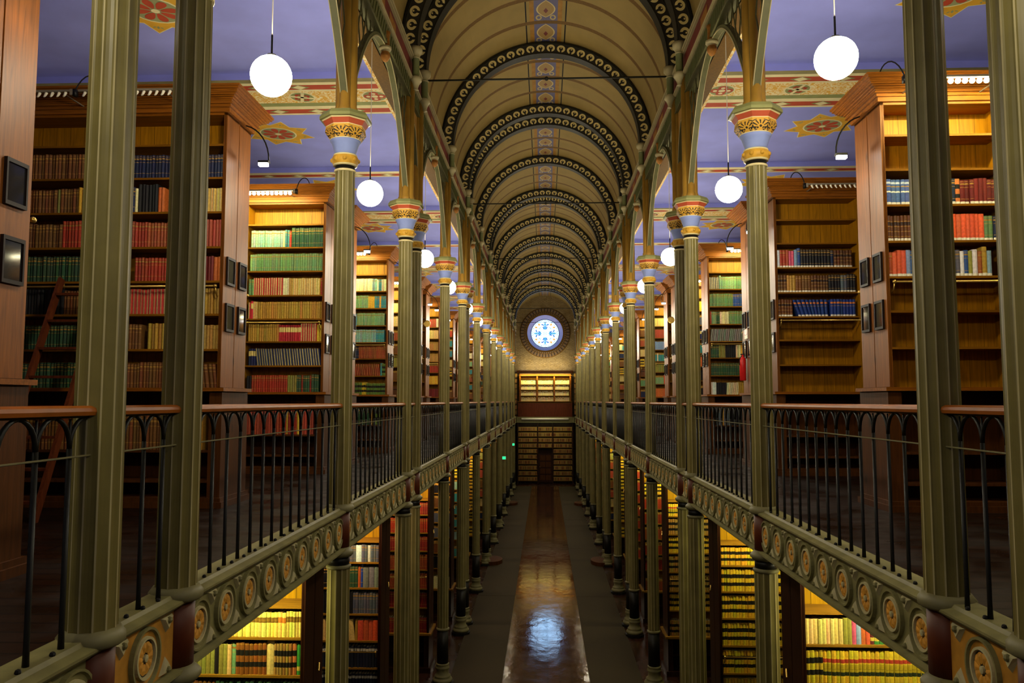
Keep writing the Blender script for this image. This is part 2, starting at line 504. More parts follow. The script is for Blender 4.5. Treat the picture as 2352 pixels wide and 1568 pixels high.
# rose window
win = bpy.data.objects.new('window_1', None); COL.objects.link(win); win.location = (0, YEND+.5, WC+ZO); win['kind'] = 'structure'
YG = YEND+.5
b = MB()
ring(b, 0, 1.0, YG, YG, 0, 48)
def petal(bm, cx_, cz_, l, wd, ang, mat, y):
    pts = []
    for k in range(14):
        a = 2*PI*k/14
        px = l*math.cos(a)/2; pz = wd*math.sin(a)/2*(1+.45*math.cos(a))
        pts.append((cx_+px*math.cos(ang)-pz*math.sin(ang), y, WC+cz_+px*math.sin(ang)+pz*math.cos(ang)))
    bm.face(pts, mat)
for q in range(4):
    A = q*PI/2
    def P_(r, da): return (r*math.cos(A+da), r*math.sin(A+da))
    for r, l, wd, mt in ((.50, .62, .10, 2), (.36, .22, .2, 2), (.62, .1, .22, 2)):
        x, z = P_(r, 0); petal(b, x, z, l, wd, A, mt, YG-.004)
    for sg in (-1, 1):
        for r, da, l, wd, ang, mt in ((.40, .28, .2, .075, .5, 3), (.62, .25, .2, .08, 1.0, 3), (.66, .36, .1, .06, 2.0, 3), (.78, .10, .12, .05, .3, 2), (.30, .38, .12, .05, .2, 2), (.5, .17, .14, .05, .7, 3)):
            x, z = P_(r, sg*da); petal(b, x, z, l, wd, A+sg*ang, mt, YG-.006)
        x, z = P_(.74, sg*.60); petal(b, x, z, .2, .13, A+sg*.3, 4, YG-.006)
        x, z = P_(.52, sg*.70); petal(b, x, z, .09, .07, A, 2, YG-.006)
for k in range(44):
    a = 2*PI*k/44; petal(b, .89*math.cos(a), .89*math.sin(a), .11, .05, a+PI/2+(.5 if k % 2 else -.5), 3 if k % 2 else 2, YG-.006)
for k in range(12):
    a = 2*PI*k/12; petal(b, .11*math.cos(a), .11*math.sin(a), .06, .04, a, 2, YG-.006)
b.build('stained_glass', ['glass_white', 'glass_pale', 'glass_cyan', 'glass_blue', 'glass_orange'], win, (0, YEND+.5, WC))
b = MB(); ring(b, .955, 1.0, YG-.02, YG-.02, 0, 48); ring(b, .955, .955, YG-.02, YG, 0, 48)
for k in range(4):
    a = k*PI/4
    b.bar((-.97*math.cos(a), YG-.012, WC-.97*math.sin(a)), (.97*math.cos(a), YG-.012, WC+.97*math.sin(a)), .012, .012)
b.build('window_frame', 'iron_black', win, (0, YEND+.5, WC))

# barrel vault, painted in strips
RV = 2.15
ys = [YB]
marks = []
for (y0, k0), (y1, k1) in zip(COLY[:-1], COLY[1:]):
    if k0 == 'a': continue
    for q in (1, 2, 3):
        yc = y0 + (y1-y0)*q/4; marks.append((yc-.065, yc+.065))
cuts = sorted([YB, YEND] + [c for p in marks for c in p])
angs = [0]
edges = [0, .40, .80, 1.15, 1.37, PI/2-.20, PI/2-.165, PI/2-.155, PI/2-.11]
seg = [PI*k/40 for k in range(41)]
extra = [PI/2+s_*a for s_ in (-1, 1) for a in (.105, .145, .172, .184)]
angs = sorted([a for a in seg if abs(a-PI/2) > .2] + extra + [PI/2])
b = MB()
for i in range(len(cuts)-1):
    y0, y1 = cuts[i], cuts[i+1]; band = any(abs(y0-p[0]) < 1e-6 for p in marks)
    for j in range(len(angs)-1):
        a0, a1 = angs[j], angs[j+1]; mid = abs((a0+a1)/2-PI/2)
        mt = 0; uv = None
        if mid < .105:
            mt = 3; nn = max(1, round((y1-y0)/.72))
            def uu(a): return (a-PI/2)/.21+.5
            v0, v1 = 0, nn*1.0
            uv = [(v0, uu(a0)), (v1, uu(a0)), (v1, uu(a1)), (v0, uu(a1))]
        elif mid < .145: mt = 2
        elif mid < .172: mt = 0
        elif mid < .184: mt = 4 if (y1-y0) > .4 else 0
        if band: mt = 1; uv = None
        P0 = (RV*math.cos(a0), SPRING+RV*math.sin(a0)); P1 = (RV*math.cos(a1), SPRING+RV*math.sin(a1))
        b.face([(P0[0], y0, P0[1]), (P0[0], y1, P0[1]), (P1[0], y1, P1[1]), (P1[0], y0, P1[1])], mt, uv)
tag(b.build('vaulted_ceiling', ['vault_cream', 'vault_brown', 'vault_orange', 'ridge_ornament', 'slit_black']), kind='structure')
b = MB()
for sx, side in SIDES: b.box(sx*(W+.105), sx*(W+.3), YB, YEND, 4.44, 5.22)
b.box(-2.4, 2.4, YB, YEND, 7.4, 7.5)
tag(b.build('trim_4', 'vault_brown'), kind='structure')

# aisle ceilings with beams and painted stars
def star(bm, cx_, cy_, R, z):
    def poly(R1, R2, zz, mt, n=8, ph=0):
        pts = []
        for k in range(2*n):
            a = ph+PI*k/n; r = R1 if k % 2 == 0 else R2
            pts.append((cx_+r*math.cos(a), cy_+r*math.sin(a), zz))
        c = (cx_, cy_, zz)
        for k in range(2*n): bm.face([c, pts[(k+1) % (2*n)], pts[k]], mt)
    ph = PI/8
    poly(R, R*.68, z-.002, 1, 8, ph); poly(R*.96, R*.65, z-.004, 2, 8, ph)
    poly(R*.50, R*.50, z-.006, 1, 10); poly(R*.46, R*.46, z-.008, 3, 10)
    for k in range(8):
        a = 2*PI*k/8
        pts = []
        for q in range(12):
            g = 2*PI*q/12; px = R*(.26+.17*math.cos(g)); py = R*.085*math.sin(g)*(1+.4*math.cos(g))
            pts.append((cx_+px*math.cos(a)-py*math.sin(a), cy_+px*math.sin(a)+py*math.cos(a), z-.010))
        bm.face(pts[::-1], 4)
        a2 = a+ph; px = R*.72
        for off in (-.05, .05, 0):
            c = (cx_+px*math.cos(a2)-off*R*1.4*math.sin(a2), cy_+px*math.sin(a2)+off*R*1.4*math.cos(a2))
            l = R*(.1 if off else .14)
            d = (math.cos(a2+off*14), math.sin(a2+off*14)); e = (-d[1], d[0])
            bm.face([(c[0]-d[0]*l*.5, c[1]-d[1]*l*.5, z-.006), (c[0]-e[0]*l*.22, c[1]-e[1]*l*.22, z-.006), (c[0]+d[0]*l*.5, c[1]+d[1]*l*.5, z-.006), (c[0]+e[0]*l*.22, c[1]+e[1]*l*.22, z-.006)], 3)
    poly(R*.08, R*.08, z-.012, 1, 6)
BEAMM = ['ceiling_blue', 'beam_cream', 'beam_red', 'beam_ornament', 'beam_green', 'beam_olive', 'star_yellow', 'star_green']
for sx, side in SIDES:
    b = MB(); b.box(sx*(W+.27), sx*XW, YB, YEND, CEIL, CEIL+.08)
    root = tag(b.build('ceiling', 'ceiling_blue'), kind='structure')
    xs0, xs1 = sorted((sx*(W+.45), sx*XW))
    for yc, kk in [(y, k) for y, k in COLY if k != 'b']:
        if kk == 'a':
            y0, y1 = yc+.42-.70, yc+.42+.70
            st = ((0, .09, 5), (.09, .155, 1), (.155, .275, 2), (.275, .32, 1), (.32, .64, 3), (.64, .74, 4), (.74, .83, 1), (.83, .955, 2), (.955, 1, 1))
        else:
            y0, y1 = yc-.19, yc+.18
            st = ((0, .4, 1), (.4, .85, 2), (.85, 1, 1))
        b = MB()
        b.face([(xs0, y0, SOFF), (xs1, y0, SOFF), (xs1, y0, CEIL), (xs0, y0, CEIL)], 0)
        b.face([(xs0, y1, SOFF), (xs0, y1, CEIL), (xs1, y1, CEIL), (xs1, y1, SOFF)], 0)
        L = y1-y0
        for f0, f1, mt in st:
            b.face([(xs0, y0+L*f0, SOFF), (xs0, y0+L*f1, SOFF), (xs1, y0+L*f1, SOFF), (xs1, y0+L*f0, SOFF)], mt)
        reds = [(f0, f1) for f0, f1, mt in st if mt == 2]
        for q in range(7):                               # lozenges breaking the red stripes
            xc = sx*(3.05+q*.62+(.2 if kk == 's' else 0))
            for f0, f1 in reds:
                ya, yb = y0+L*f0, y0+L*f1; ym = (ya+yb)/2
                b.face([(xc-.16, ym, SOFF-.002), (xc, ya, SOFF-.002), (xc+.16, ym, SOFF-.002), (xc, yb, SOFF-.002)][::-1], 4)
                b.face([(xc-.1, ym, SOFF-.003), (xc, ya+.012, SOFF-.003), (xc+.1, ym, SOFF-.003), (xc, yb-.012, SOFF-.003)][::-1], 1)
        if kk == 'a':
            for q in range(4):
                xc = sx*(2.62+q*1.12); ym = y0+L*.48; r = .2
                def disc(r_, z_, mt, ox=0, oy=0):
                    b.face([(xc+ox+r_*math.cos(2*PI*k/20), ym+oy+r_*math.sin(2*PI*k/20), z_) for k in range(20)][::-1], mt)
                disc(r, SOFF-.002, 1); disc(r*.88, SOFF-.004, 4)
                if q % 2 == 0:
                    for k in range(4):
                        a = k*PI/2; disc(r*.36, SOFF-.006, 2, r*.5*math.cos(a), r*.5*math.sin(a)); disc(r*.16, SOFF-.008, 1, r*.5*math.cos(a), r*.5*math.sin(a))
                    disc(r*.25, SOFF-.008, 1)
                else:
                    for k in range(2):
                        a = k*PI/2+.3; d = (math.cos(a), math.sin(a)); e = (-d[1]*.025, d[0]*.025); l = r*.86
                        b.face([(xc-d[0]*l-e[0], ym-d[1]*l-e[1], SOFF-.006), (xc+d[0]*l-e[0], ym+d[1]*l-e[1], SOFF-.006), (xc+d[0]*l+e[0], ym+d[1]*l+e[1], SOFF-.006), (xc-d[0]*l+e[0], ym-d[1]*l+e[1], SOFF-.006)][::-1], 1)
                    for k in range(4):
                        a = k*PI/2+.3+PI/4
                        for da in (-.3, 0, .3): disc(r*.12, SOFF-.008, 2, r*(.5+.1*(da == 0))*math.cos(a+da), r*(.5+.1*(da == 0))*math.sin(a+da))
        b.build('ceiling_beam', BEAMM, root)
    b = MB()                                             # painted band along the arcade
    b.box(sx*(W+.105), sx*(W+.45), YB, YEND, SOFF, CEIL, 0)
    b.build('ceiling_border', ['beam_ornament'], root)
    for (y0, k0), (y1, k1) in zip(COLY[:-1], COLY[1:]):
        if k0 == 'a' or y1 < 4: continue
        yc = (y0+y1)/2-.40
        b = MB(); star(b, sx*4.76, yc, .64, CEIL)
        b.build('painted_star', ['ceiling_blue', 'beam_cream', 'star_yellow', 'star_green', 'beam_red'], root)
# ------------------------------------------------------------------ columns
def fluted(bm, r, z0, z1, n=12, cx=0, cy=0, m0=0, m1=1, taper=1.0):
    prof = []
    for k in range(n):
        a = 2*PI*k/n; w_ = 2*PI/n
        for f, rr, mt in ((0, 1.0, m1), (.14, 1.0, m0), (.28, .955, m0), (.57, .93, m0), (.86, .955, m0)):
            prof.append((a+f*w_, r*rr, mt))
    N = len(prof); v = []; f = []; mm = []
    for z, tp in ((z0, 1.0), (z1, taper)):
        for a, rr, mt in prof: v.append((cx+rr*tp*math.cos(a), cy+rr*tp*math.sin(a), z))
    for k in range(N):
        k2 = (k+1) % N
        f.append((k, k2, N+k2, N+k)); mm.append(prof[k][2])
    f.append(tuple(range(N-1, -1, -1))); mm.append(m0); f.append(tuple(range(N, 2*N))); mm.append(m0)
    bm.idx(v, f, mats=mm)

UP0 = -1.07
def make_column():
    org = (0, 0, UP0)
    r = thing('gallery_column', 'x', 'column', org)
    b = MB(); b.lathe([(.125, UP0), (.14, UP0+.012), (.14, UP0+.045), (.128, UP0+.06), (.118, UP0+.075)], 28)
    b.build('base_ring', 'ring_stone', r, org, True)
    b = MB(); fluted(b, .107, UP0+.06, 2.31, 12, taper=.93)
    b.build('shaft', ['olive', 'olive_pale'], r, org)
    cap = MB()
    cap.lathe([(.104, 2.295), (.108, 2.30), (.108, 2.315), (.098, 2.32), (.098, 2.36)], 24, mats=[2, 2, 2, 1])
    cap.lathe([(.1, 2.475), (.108, 2.5), (.118, 2.53), (.138, 2.59), (.155, 2.615)], 24, mat=0)
    cp = cap.build('capital', ['bell_blue', 'black_paint', 'cream_paint'], r, org, True)
    b = MB(); b.lathe([(.1, 2.355), (.118, 2.36), (.118, 2.372), (.128, 2.385), (.136, 2.415), (.128, 2.445), (.118, 2.458), (.118, 2.472), (.1, 2.478)], 24, mats=[1, 1, 0, 0, 0, 0, 1, 1])
    for k in range(8):
        a = 2*PI*k/8+.2; b.ball((.126*math.cos(a), .126*math.sin(a), 2.415), .024, 10, 0)
    b.build('bead_ring', ['gold_paint', 'cream_paint'], cp, org, True)
    b = MB()
    for (r0, z0, m_), (r1, z1, _) in zip([(.155, 2.615, 1), (.162, 2.625, 0), (.206, 2.69, 0), (.198, 2.745, 1), (.2, 2.752, 1)], [(.162, 2.625, 1), (.206, 2.69, 0), (.198, 2.745, 0), (.2, 2.752, 1), (.19, 2.752, 1)]):
        for k in range(8):
            a0, a1 = PI/8+k*PI/4, PI/8+(k+1)*PI/4
            v0, v1 = (0, .5) if z0 < 2.66 else (.5, 1)
            b.face([(r0*math.cos(a0), r0*math.sin(a0), z0), (r0*math.cos(a1), r0*math.sin(a1), z0), (r1*math.cos(a1), r1*math.sin(a1), z1), (r1*math.cos(a0), r1*math.sin(a0), z1)],
                   m_, [(0, v0), (1.0, v0), (1.0, v1), (0, v1)])
    b.build('pierced_band', ['pierced_gold', 'cream_paint'], cp, org)
    b = MB(); b.lathe([(.185, 2.75), (.196, 2.75), (.23, 2.80), (.236, 2.806), (.24, 2.81), (.262, 2.815), (.262, 2.845), (.235, 2.885)], 8, mats=[0, 0, 2, 2, 1, 1, 1], ph=PI/8)
    b.build('abacus', ['fascia_red', 'abacus_green', 'cream_paint'], cp, org)
    b = MB()
    for ax, ay in ((.055, 0), (-.055, 0), (0, .06), (0, -.06)):
        b.lathe([(.064, 2.885), (.064, 2.95), (.054, 2.97), (.054, 4.7)], 14, ax, ay, mat=0)
    for k in range(4):
        a = PI/4+k*PI/2
        for q, rr, mt in ((0, .066, 1), (-.32, .078, 2), (.32, .078, 2)):
            b.lathe([(.012, 2.885), (.012, 4.7)], 6, rr*math.cos(a+q), rr*math.sin(a+q), mat=mt)
    b.build('upper_shaft', ['pier_yellow', 'pier_green', 'cream_paint'], r, org, True)
    return r
def make_lower_column():
    org = (0, 0, -5.5)
    r = thing('ground_floor_column', 'x', 'column', org)
    b = MB(); b.lathe([(.1, -1.42), (.1, UP0)], 24); b.build('drum', 'red_drum', r, org, True)
    b = MB(); b.lathe([(.1, -1.50), (.12, -1.5), (.14, -1.475), (.142, -1.455), (.13, -1.44), (.112, -1.425), (.1, -1.41)], 26)
    b.lathe([(.11, -1.615), (.116, -1.61), (.122, -1.6), (.116, -1.582), (.1, -1.575)], 26)
    b.build('collar', 'ring_stone', r, org, True)
    b = MB(); b.lathe([(.102, -1.58), (.102, -1.5)], 24); b.build('neck', 'black_paint', r, org, True)
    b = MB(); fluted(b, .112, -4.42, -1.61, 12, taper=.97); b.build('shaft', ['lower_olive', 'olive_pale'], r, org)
    b = MB(); b.lathe([(.112, -5.10), (.112, -4.44)], 24); b.build('lower_drum', 'black_paint', r, org, True)
    b = MB()
    b.lathe([(.115, -4.46), (.13, -4.45), (.13, -4.425), (.115, -4.41)], 26)
    b.build('drum_ring', 'ring_stone', r, org, True); b = MB()
    b.lathe([(.17, -5.44), (.19, -5.42), (.195, -5.39), (.18, -5.365), (.15, -5.35), (.16, -5.33), (.155, -5.31), (.125, -5.29), (.12, -5.2), (.135, -5.18), (.135, -5.15), (.115, -5.13), (.128, -5.11), (.128, -5.09), (.112, -5.08)], 26)
    b.build('base_moulding', 'ring_stone', r, org, True)
    b = MB(); b.lathe([(.23, -5.5), (.23, -5.44), (.17, -5.435)], 8, ph=PI/8); b.build('plinth', 'black_paint', r, org)
    return r
pc, pl = make_column(), make_lower_column()
uc, ul = [], []
for sx, side in SIDES:
    cnt = 0; pairn = 0; singn = 0
    for y, k in COLY:
        if y < 1: continue
        if k == 's': singn += 1; d = '%s single' % ordinal(singn-1)
        else:
            if k == 'a': pairn += 1
            d = '%s of the %s pair of' % ('nearer' if k == 'a' else 'farther', ordinal(pairn-1))
        if k == 's':
            lu = 'olive fluted gallery column, %s down the %s arcade, painted capital' % (d, side)
            ll = 'olive fluted ground-floor column under the %s column of the %s arcade' % (d, side)
        else:
            lu = 'olive fluted gallery column, %s coupled columns down the %s arcade' % (d, side)
            ll = 'fluted ground-floor column, %s coupled supports below the %s gallery' % (d, side)
        place(pc, uc, (sx*W, y, UP0), 0 if sx < 0 else PI, lu, 'fluted gallery columns')
        place(pl, ul, (sx*W, y, -5.5), 0 if sx < 0 else PI, ll, 'ground-floor columns')

# ------------------------------------------------------------------ gallery girders, railings, arcade arches (built for the left side, facing +x)
LB = 3.45
def make_girder(L, n, gold):
    org = (0, 0, -1.42)
    r = thing('gallery_girder', 'x', 'girder', org)
    b = MB()
    b.box(-.1, .035, -L/2, L/2, -1.42, -1.10, 1 if gold else 0)
    # top moulding profile swept along y
    pr = [(-.1, -1.10), (.05, -1.10), (.055, -1.09), (.08, -1.08), (.09, -1.068), (.09, -1.056), (.062, -1.046), (.045, -1.04), (.034, -1.022), (-.1, -1.022)]
    for (x0, z0), (x1, z1) in zip(pr, pr[1:]+pr[:1]):
        b.face([(x0, -L/2, z0), (x1, -L/2, z1), (x1, L/2, z1), (x0, L/2, z0)], 0)
    pr = [(-.1, -1.455), (.06, -1.455), (.085, -1.435), (.085, -1.42), (.05, -1.41), (-.1, -1.41)]
    for (x0, z0), (x1, z1) in zip(pr, pr[1:]+pr[:1]):
        b.face([(x0, -L/2, z0), (x1, -L/2, z1), (x1, L/2, z1), (x0, L/2, z0)], 0)
    p = L/n
    for k in range(n+1):                                 # pale cast triangles and studs between the rosettes
        y = -L/2+p*k
        s_ = p/.38
        if gold: y, s_ = (-.235, .235)[k], 1.1
        if 0 < k < n or gold:
            for sg in (-1, 1):
                zc = -1.257+sg*.145; zi = -1.257+sg*.06
                b.idx([(.035, y-.06*s_, zc), (.035, y+.06*s_, zc), (.035, y, zi), (.055, y-.04*s_, zc-sg*.01), (.055, y+.04*s_, zc-sg*.01), (.055, y, zi+sg*.025)],
                      [(3, 4, 5), (0, 1, 4, 3), (1, 2, 5, 4), (2, 0, 3, 5)], 2)
                b.ball((.055, y, zc-sg*.02), .018, 8, 0)
    nb = max(3, round(L/.213))
    for k in range(nb+1):
        y = -L/2+.1+(L-.2)*(k)/nb; b.ball((.024, y, -1.016), .013, 8, 3)
    b.build('girder_panel', ['girder_green', 'panel_gold', 'girder_pale', 'black_paint'], r, org)
    mb = None
    R = .145 if not gold else .15
    for k in range(n):
        y = -L/2+p*(k+.5)
        if mb is None:
            b = MB()
            def annulus(r0, x0, r1, x1, mt, nn=28):
                for q in range(nn):
                    a0, a1 = 2*PI*q/nn, 2*PI*(q+1)/nn
                    b.face([(x0, r0*math.cos(a0), r0*math.sin(a0)), (x0, r0*math.cos(a1), r0*math.sin(a1)), (x1, r1*math.cos(a1), r1*math.sin(a1)), (x1, r1*math.cos(a0), r1*math.sin(a0))], mt)
            annulus(R, .035, R*.98, .058, 0); annulus(R*.98, .058, R*.90, .058, 0); annulus(R*.90, .058, R*.86, .044, 0)
            annulus(R*.86, .044, R*.70, .040, 3 if gold else 0)
            annulus(R*.70, .040, R*.68, .056, 1); annulus(R*.68, .056, R*.60, .056, 1); annulus(R*.60, .056, R*.58, .042, 1); annulus(R*.58, .042, 0.001, .042, 4)
            for q in range(10):
                a = 2*PI*q/10
                pts = []
                for j in range(10):
                    g = 2*PI*j/10; px = R*(.35+.19*math.cos(g)); py = R*.165*math.sin(g)*(1+.5*math.cos(g))
                    pts.append((.046, px*math.cos(a)-py*math.sin(a), px*math.sin(a)+py*math.cos(a)))
                c = (.053, R*.38*math.cos(a), R*.38*math.sin(a))
                for j in range(10): b.face([pts[j], pts[(j+1) % 10], c], 2)
            nn = 12; annulus(R*.13, .042, R*.12, .053, 1, nn); annulus(R*.12, .053, .001, .057, 1, nn)
            mb = b.build('rosette', ['girder_green', 'girder_pale', 'rosette_gold', 'panel_gold', 'gold_dark' if not gold else 'black_paint'], r, (0, 0, 0))
        else:
            q = mb.copy(); COL.objects.link(q); q.parent = r; mb_ = q; mb_.location = (0, y, 0); continue
        mb.location = (0, y, 0)
    for o in r.children:
        if o.name.startswith('rosette'): o.location.z = -1.257+1.42
    return r
def make_railing(L, n):
    org = (0, 0, -1.03)
    r = thing('gallery_railing', 'x', 'railing', org)
    b = MB()
    pr = [(-.035, -.062), (-.04, -.045), (-.035, -.03), (-.018, -.02), (.018, -.02), (.035, -.03), (.04, -.045), (.035, -.062)]
    for (x0, z0), (x1, z1) in zip(pr, pr[1:]+pr[:1]):
        b.face([(x0, -L/2, z0), (x1, -L/2, z1), (x1, L/2, z1), (x0, L/2, z0)], 0)
    for s_ in (-1, 1): b.face([(x, s_*L/2, z) for x, z in (pr if s_ < 0 else pr[::-1])], 0)
    b.build('handrail', 'handrail', r, org)
    b = MB(); b.box(-.012, .012, -L/2, L/2, -.072, -.062); b.build('rail_bar', 'iron_black', r, org)
    b = MB(); b.tube([(.02, -L/2, -.235), (.02, L/2, -.235)], .0045, 6); b.build('safety_wire', 'ring_stone', r, org)
    p = (L-.21)/n; first = None
    for k in range(n):
        y = -L/2+.105+p*(k+.5)
        if first is None:
            b = MB(); b.lathe([(.014, -1.03), (.0115, -.95), (.0115, -.2)], 8)
            for sg in (-1, 1):
                pts = []
                for j in range(7):
                    tt = j/6; pts.append((0, sg*(p/2)*(1-math.cos(tt*PI/2)), -.2+.128*math.sin(tt*PI/2)))
                b.tube(pts, [.011, .011, .011, .011, .010, .009, .008], 6)
            b.bar((0, 0, -.2), (0, 0, -.075), .007, .007)
            first = b.build('baluster', 'iron_black', r, org, True); first.location.y = y
        else:
            q = first.copy(); COL.objects.link(q); q.parent = r; q.location.y = y
    return r
AZ0, AH = 3.0, 1.42
def arch_z(t_, half): return AZ0+AH*(1-(1-min(1, t_/half))**2.2)
def make_arch(L, pendant=True):
    org = (0, 0, 4.44)
    r = thing('arcade_arch', 'x', 'arch', org)
    half = L/2-.04
    hz = (lambda t_: arch_z(t_, half)) if pendant else (lambda t_: 3.45+.75*(1-(1-t_/half)**2))
    b = MB()
    N = 18
    for sg in (-1, 1):
        pts = []
        for j in range(N+1):
            t_ = half*j/N; y = sg*(L/2-.04-t_); pts.append((y, hz(t_)))
        for (y0, z0), (y1, z1) in zip(pts, pts[1:]):
            d = Vector((0, y1-y0, z1-z0)).normalized(); nrm = Vector((0, -d.z, d.y))*(1 if sg < 0 else -1)
            for xo, th, up, mt in ((.034, .016, 0.0, 0), (-.034, .016, 0.0, 0), (0, .055, .016, 1)):
                a = Vector((xo, y0, z0))+nrm*up; c = Vector((xo, y1, z1))+nrm*up
                v = []
                for p_ in (a, c):
                    for i, j in ((-1, -1), (1, -1), (1, 1), (-1, 1)): v.append(p_+Vector((1, 0, 0))*(i*(.006 if xo else .032))+nrm*(j*th/2))
                b.idx(v, [(0, 1, 5, 4), (1, 2, 6, 5), (2, 3, 7, 6), (3, 0, 4, 7), (0, 3, 2, 1), (4, 5, 6, 7)], mt)
    b.build('arch_rib', ['cornice_cream', 'frieze_green'], r, org)
    b = MB()                                             # pierced spandrels
    def inside(y, z):
        t_ = L/2-.04-abs(y)
        return t_ > .02 and t_ <= half and hz(t_)+.03 < z < 4.45
    if pendant:
        for sl in (2.4, -2.4):
            k = -40
            while k < 41:
                c0 = k*.23; k += 1; run = None; prev = None
                for j in range(161):
                    y = -L/2+L*j/160; z = 3.8+sl*(y-c0)
                    ok = inside(y, z)
                    if ok and run is None: run = (y, z)
                    if run is not None and (not ok or j == 160):
                        if abs(prev[0]-run[0]) > .01: b.bar((0, run[0], run[1]), (0, prev[0], prev[1]), .013, .013)
                        run = None
                    prev = (y, z)
        b.build('spandrel_lattice', 'frieze_green', r, org)
    else:
        for j in range(12):
            y0 = -L/2+.04+(L-.08)*j/12; y1 = -L/2+.04+(L-.08)*(j+1)/12
            z0, z1 = hz(max(0, L/2-.04-abs(y0))), hz(max(0, L/2-.04-abs(y1)))
            for x in (.02, -.02): b.face([(x, y0, z0), (x, y1, z1), (x, y1, 4.45), (x, y0, 4.45)], 0)
        b.build('spandrel_panel', 'vault_orange', r, org)
    b = MB(); b.box(-.09, .05, -L/2, L/2, 4.44, 4.71, 0)
    b.box(-.09, .065, -L/2, L/2, 4.435, 4.46, 0)
    nn = max(2, round(L/.11))
    for k in range(nn):
        y = -L/2+L*(k+.5)/nn; b.bar((.055, y-.05, 4.48), (.055, y+.05, 4.67), .012, .014, 1)
    b.build('frieze', ['frieze_green', 'pier_green'], r, org)
    b = MB(); b.box(-.1, .09, -L/2, L/2, 4.715, 4.745, 0); b.box(-.1, .07, -L/2, L/2, 4.70, 4.715, 0); b.box(-.1, .1, -L/2, L/2, 5.045, 5.08, 0); b.box(-.1, .08, -L/2, L/2, 5.025, 5.045, 0)
    b.build('cornice', 'cornice_cream', r, org)
    b = MB(); b.box(-.1, .045, -L/2, L/2, 4.745, 5.025, 0)
    if pendant:
        for s_ in (-1, 1): b.box(.045, .05, s_*.35-.2, s_*.35+.2, 4.80, 4.96, 1)
    b.build('red_band', ['band_red', 'gold_dark'], r, org)
    if pendant:
        b = MB(); b.lathe([(.004, 4.215), (.03, 4.23), (.058, 4.275), (.064, 4.31), (.048, 4.345), (.062, 4.36), (.078, 4.38), (.078, 4.405), (.055, 4.42), (.05, 4.55), (.065, 4.60)], 14, .03, 0, mats=[0, 0, 0, 0, 1, 1, 1, 1, 0, 0])
        b.build('pendant_drop', ['gold_dark', 'cornice_cream'], r, org, True)
    return r
gl, gs = make_girder(LB, 9, False), make_girder(.85, 1, True)
rl, rs = make_railing(LB, 15), make_railing(.85, 3)
al, as_ = make_arch(LB), make_arch(.85, False)
used = {k: [] for k in ('gl', 'gs', 'rl', 'rs', 'al', 'as')}
for sx, side in SIDES:
    nl = nsh = 0
    rz = 0 if sx < 0 else PI
    segs = list(zip(COLY[:-1], COLY[1:])) + [((50.3, 'b'), (53.0, 's'))]
    for (y0, k0), (y1, k1) in segs:
        yc = (y0+y1)/2; Ls = y1-y0
        if k0 == 'a':
            nsh += 1; w_ = '%s %s pair of columns' % (ordinal(nsh-1), side)
            place(gs, used['gs'], (sx*W, yc, -1.42), rz, 'short girder panel with one large gold rosette between the %s' % w_, 'short girder panels', Ls/.85)
            place(rs, used['rs'], (sx*W, yc, -1.03), rz, 'short iron gallery railing between the %s' % w_, 'short gallery railings', Ls/.85)
            place(as_, used['as'], (sx*W, yc, 4.44), rz, 'narrow gold arch panel between the %s' % w_, 'narrow arch panels', Ls/.85)
        else:
            nl += 1; w_ = '%s long bay of the %s arcade' % (ordinal(nl-1), side)
            place(gl, used['gl'], (sx*W, yc, -1.42), rz, 'green cast-iron girder with gold rosettes, %s' % w_, 'long girders', Ls/LB)
            place(rl, used['rl'], (sx*W, yc, -1.03), rz, 'black iron balustrade with wooden handrail, %s' % w_, 'long gallery railings', Ls/LB)
            place(al, used['al'], (sx*W, yc, 4.44), rz, 'pierced green arch with central drop, %s' % w_, 'arcade arches', Ls/LB)

# ------------------------------------------------------------------ vault ribs and tie rods
def make_rib():
    org = (0, 0, SPRING)
    r = thing('vault_rib', 'x', 'rib', org)
    b = MB(); n = 48; r0, r1 = 1.885, 2.125; y0, y1 = -.10, .10
    for k in range(n):
        a0, a1 = PI*k/n, PI*(k+1)/n
        def P_(rr, a, y): return (rr*math.cos(a), y, SPRING+rr*math.sin(a))
        u0, u1 = 30*k/n, 30*(k+1)/n
        for ya, rev in ((y0, False), (y1, True)):
            q = [P_(r0+.025, a0, ya), P_(r0+.025, a1, ya), P_(r1-.03, a1, ya), P_(r1-.03, a0, ya)]
            b.face(q if rev else q, 0, [(u0, 0), (u1, 0), (u1, 1), (u0, 1)])
        for (ra, ya), (rb, yb) in (((r0+.025, y0), (r0+.025, y0-.018)), ((r0+.025, y0-.018), (r0, y0-.018)), ((r0, y0-.018), (r0, y1+.018)), ((r0, y1+.018), (r0+.025, y1+.018)), ((r0+.025, y1+.018), (r0+.025, y1)),
                                   ((r1-.03, y0), (r1-.03, y0-.03)), ((r1-.03, y0-.03), (r1, y0-.03)), ((r1-.03, y1), (r1-.03, y1+.03)), ((r1-.03, y1+.03), (r1, y1+.03))):
            b.face([P_(ra, a0, ya), P_(ra, a1, ya), P_(rb, a1, yb), P_(rb, a0, yb)], 1)
    b.build('arch_band', ['rib_ornament', 'rib_dark'], r, org)
    for s_ in (-1, 1):
        b = MB(); x = s_*1.93
        b.lathe([(.05, 4.56), (.03, 4.57), (.055, 4.64), (.075, 4.68), (.09, 4.69), (.09, 4.745), (.06, 4.76), (.055, 4.78), (.055, 5.03), (.07, 5.045), (.055, 5.06), (.075, 5.10), (.1, 5.13), (.1, 5.2)], 14, x, 0,
                mats=[1, 1, 1, 1, 1, 1, 0, 0, 1, 0, 1, 1, 1])
        b.build('corbel_shaft', ['pier_green', 'cornice_cream'], r, org, True)
    return r
pr_, ur = make_rib(), []
sn = pn = 0
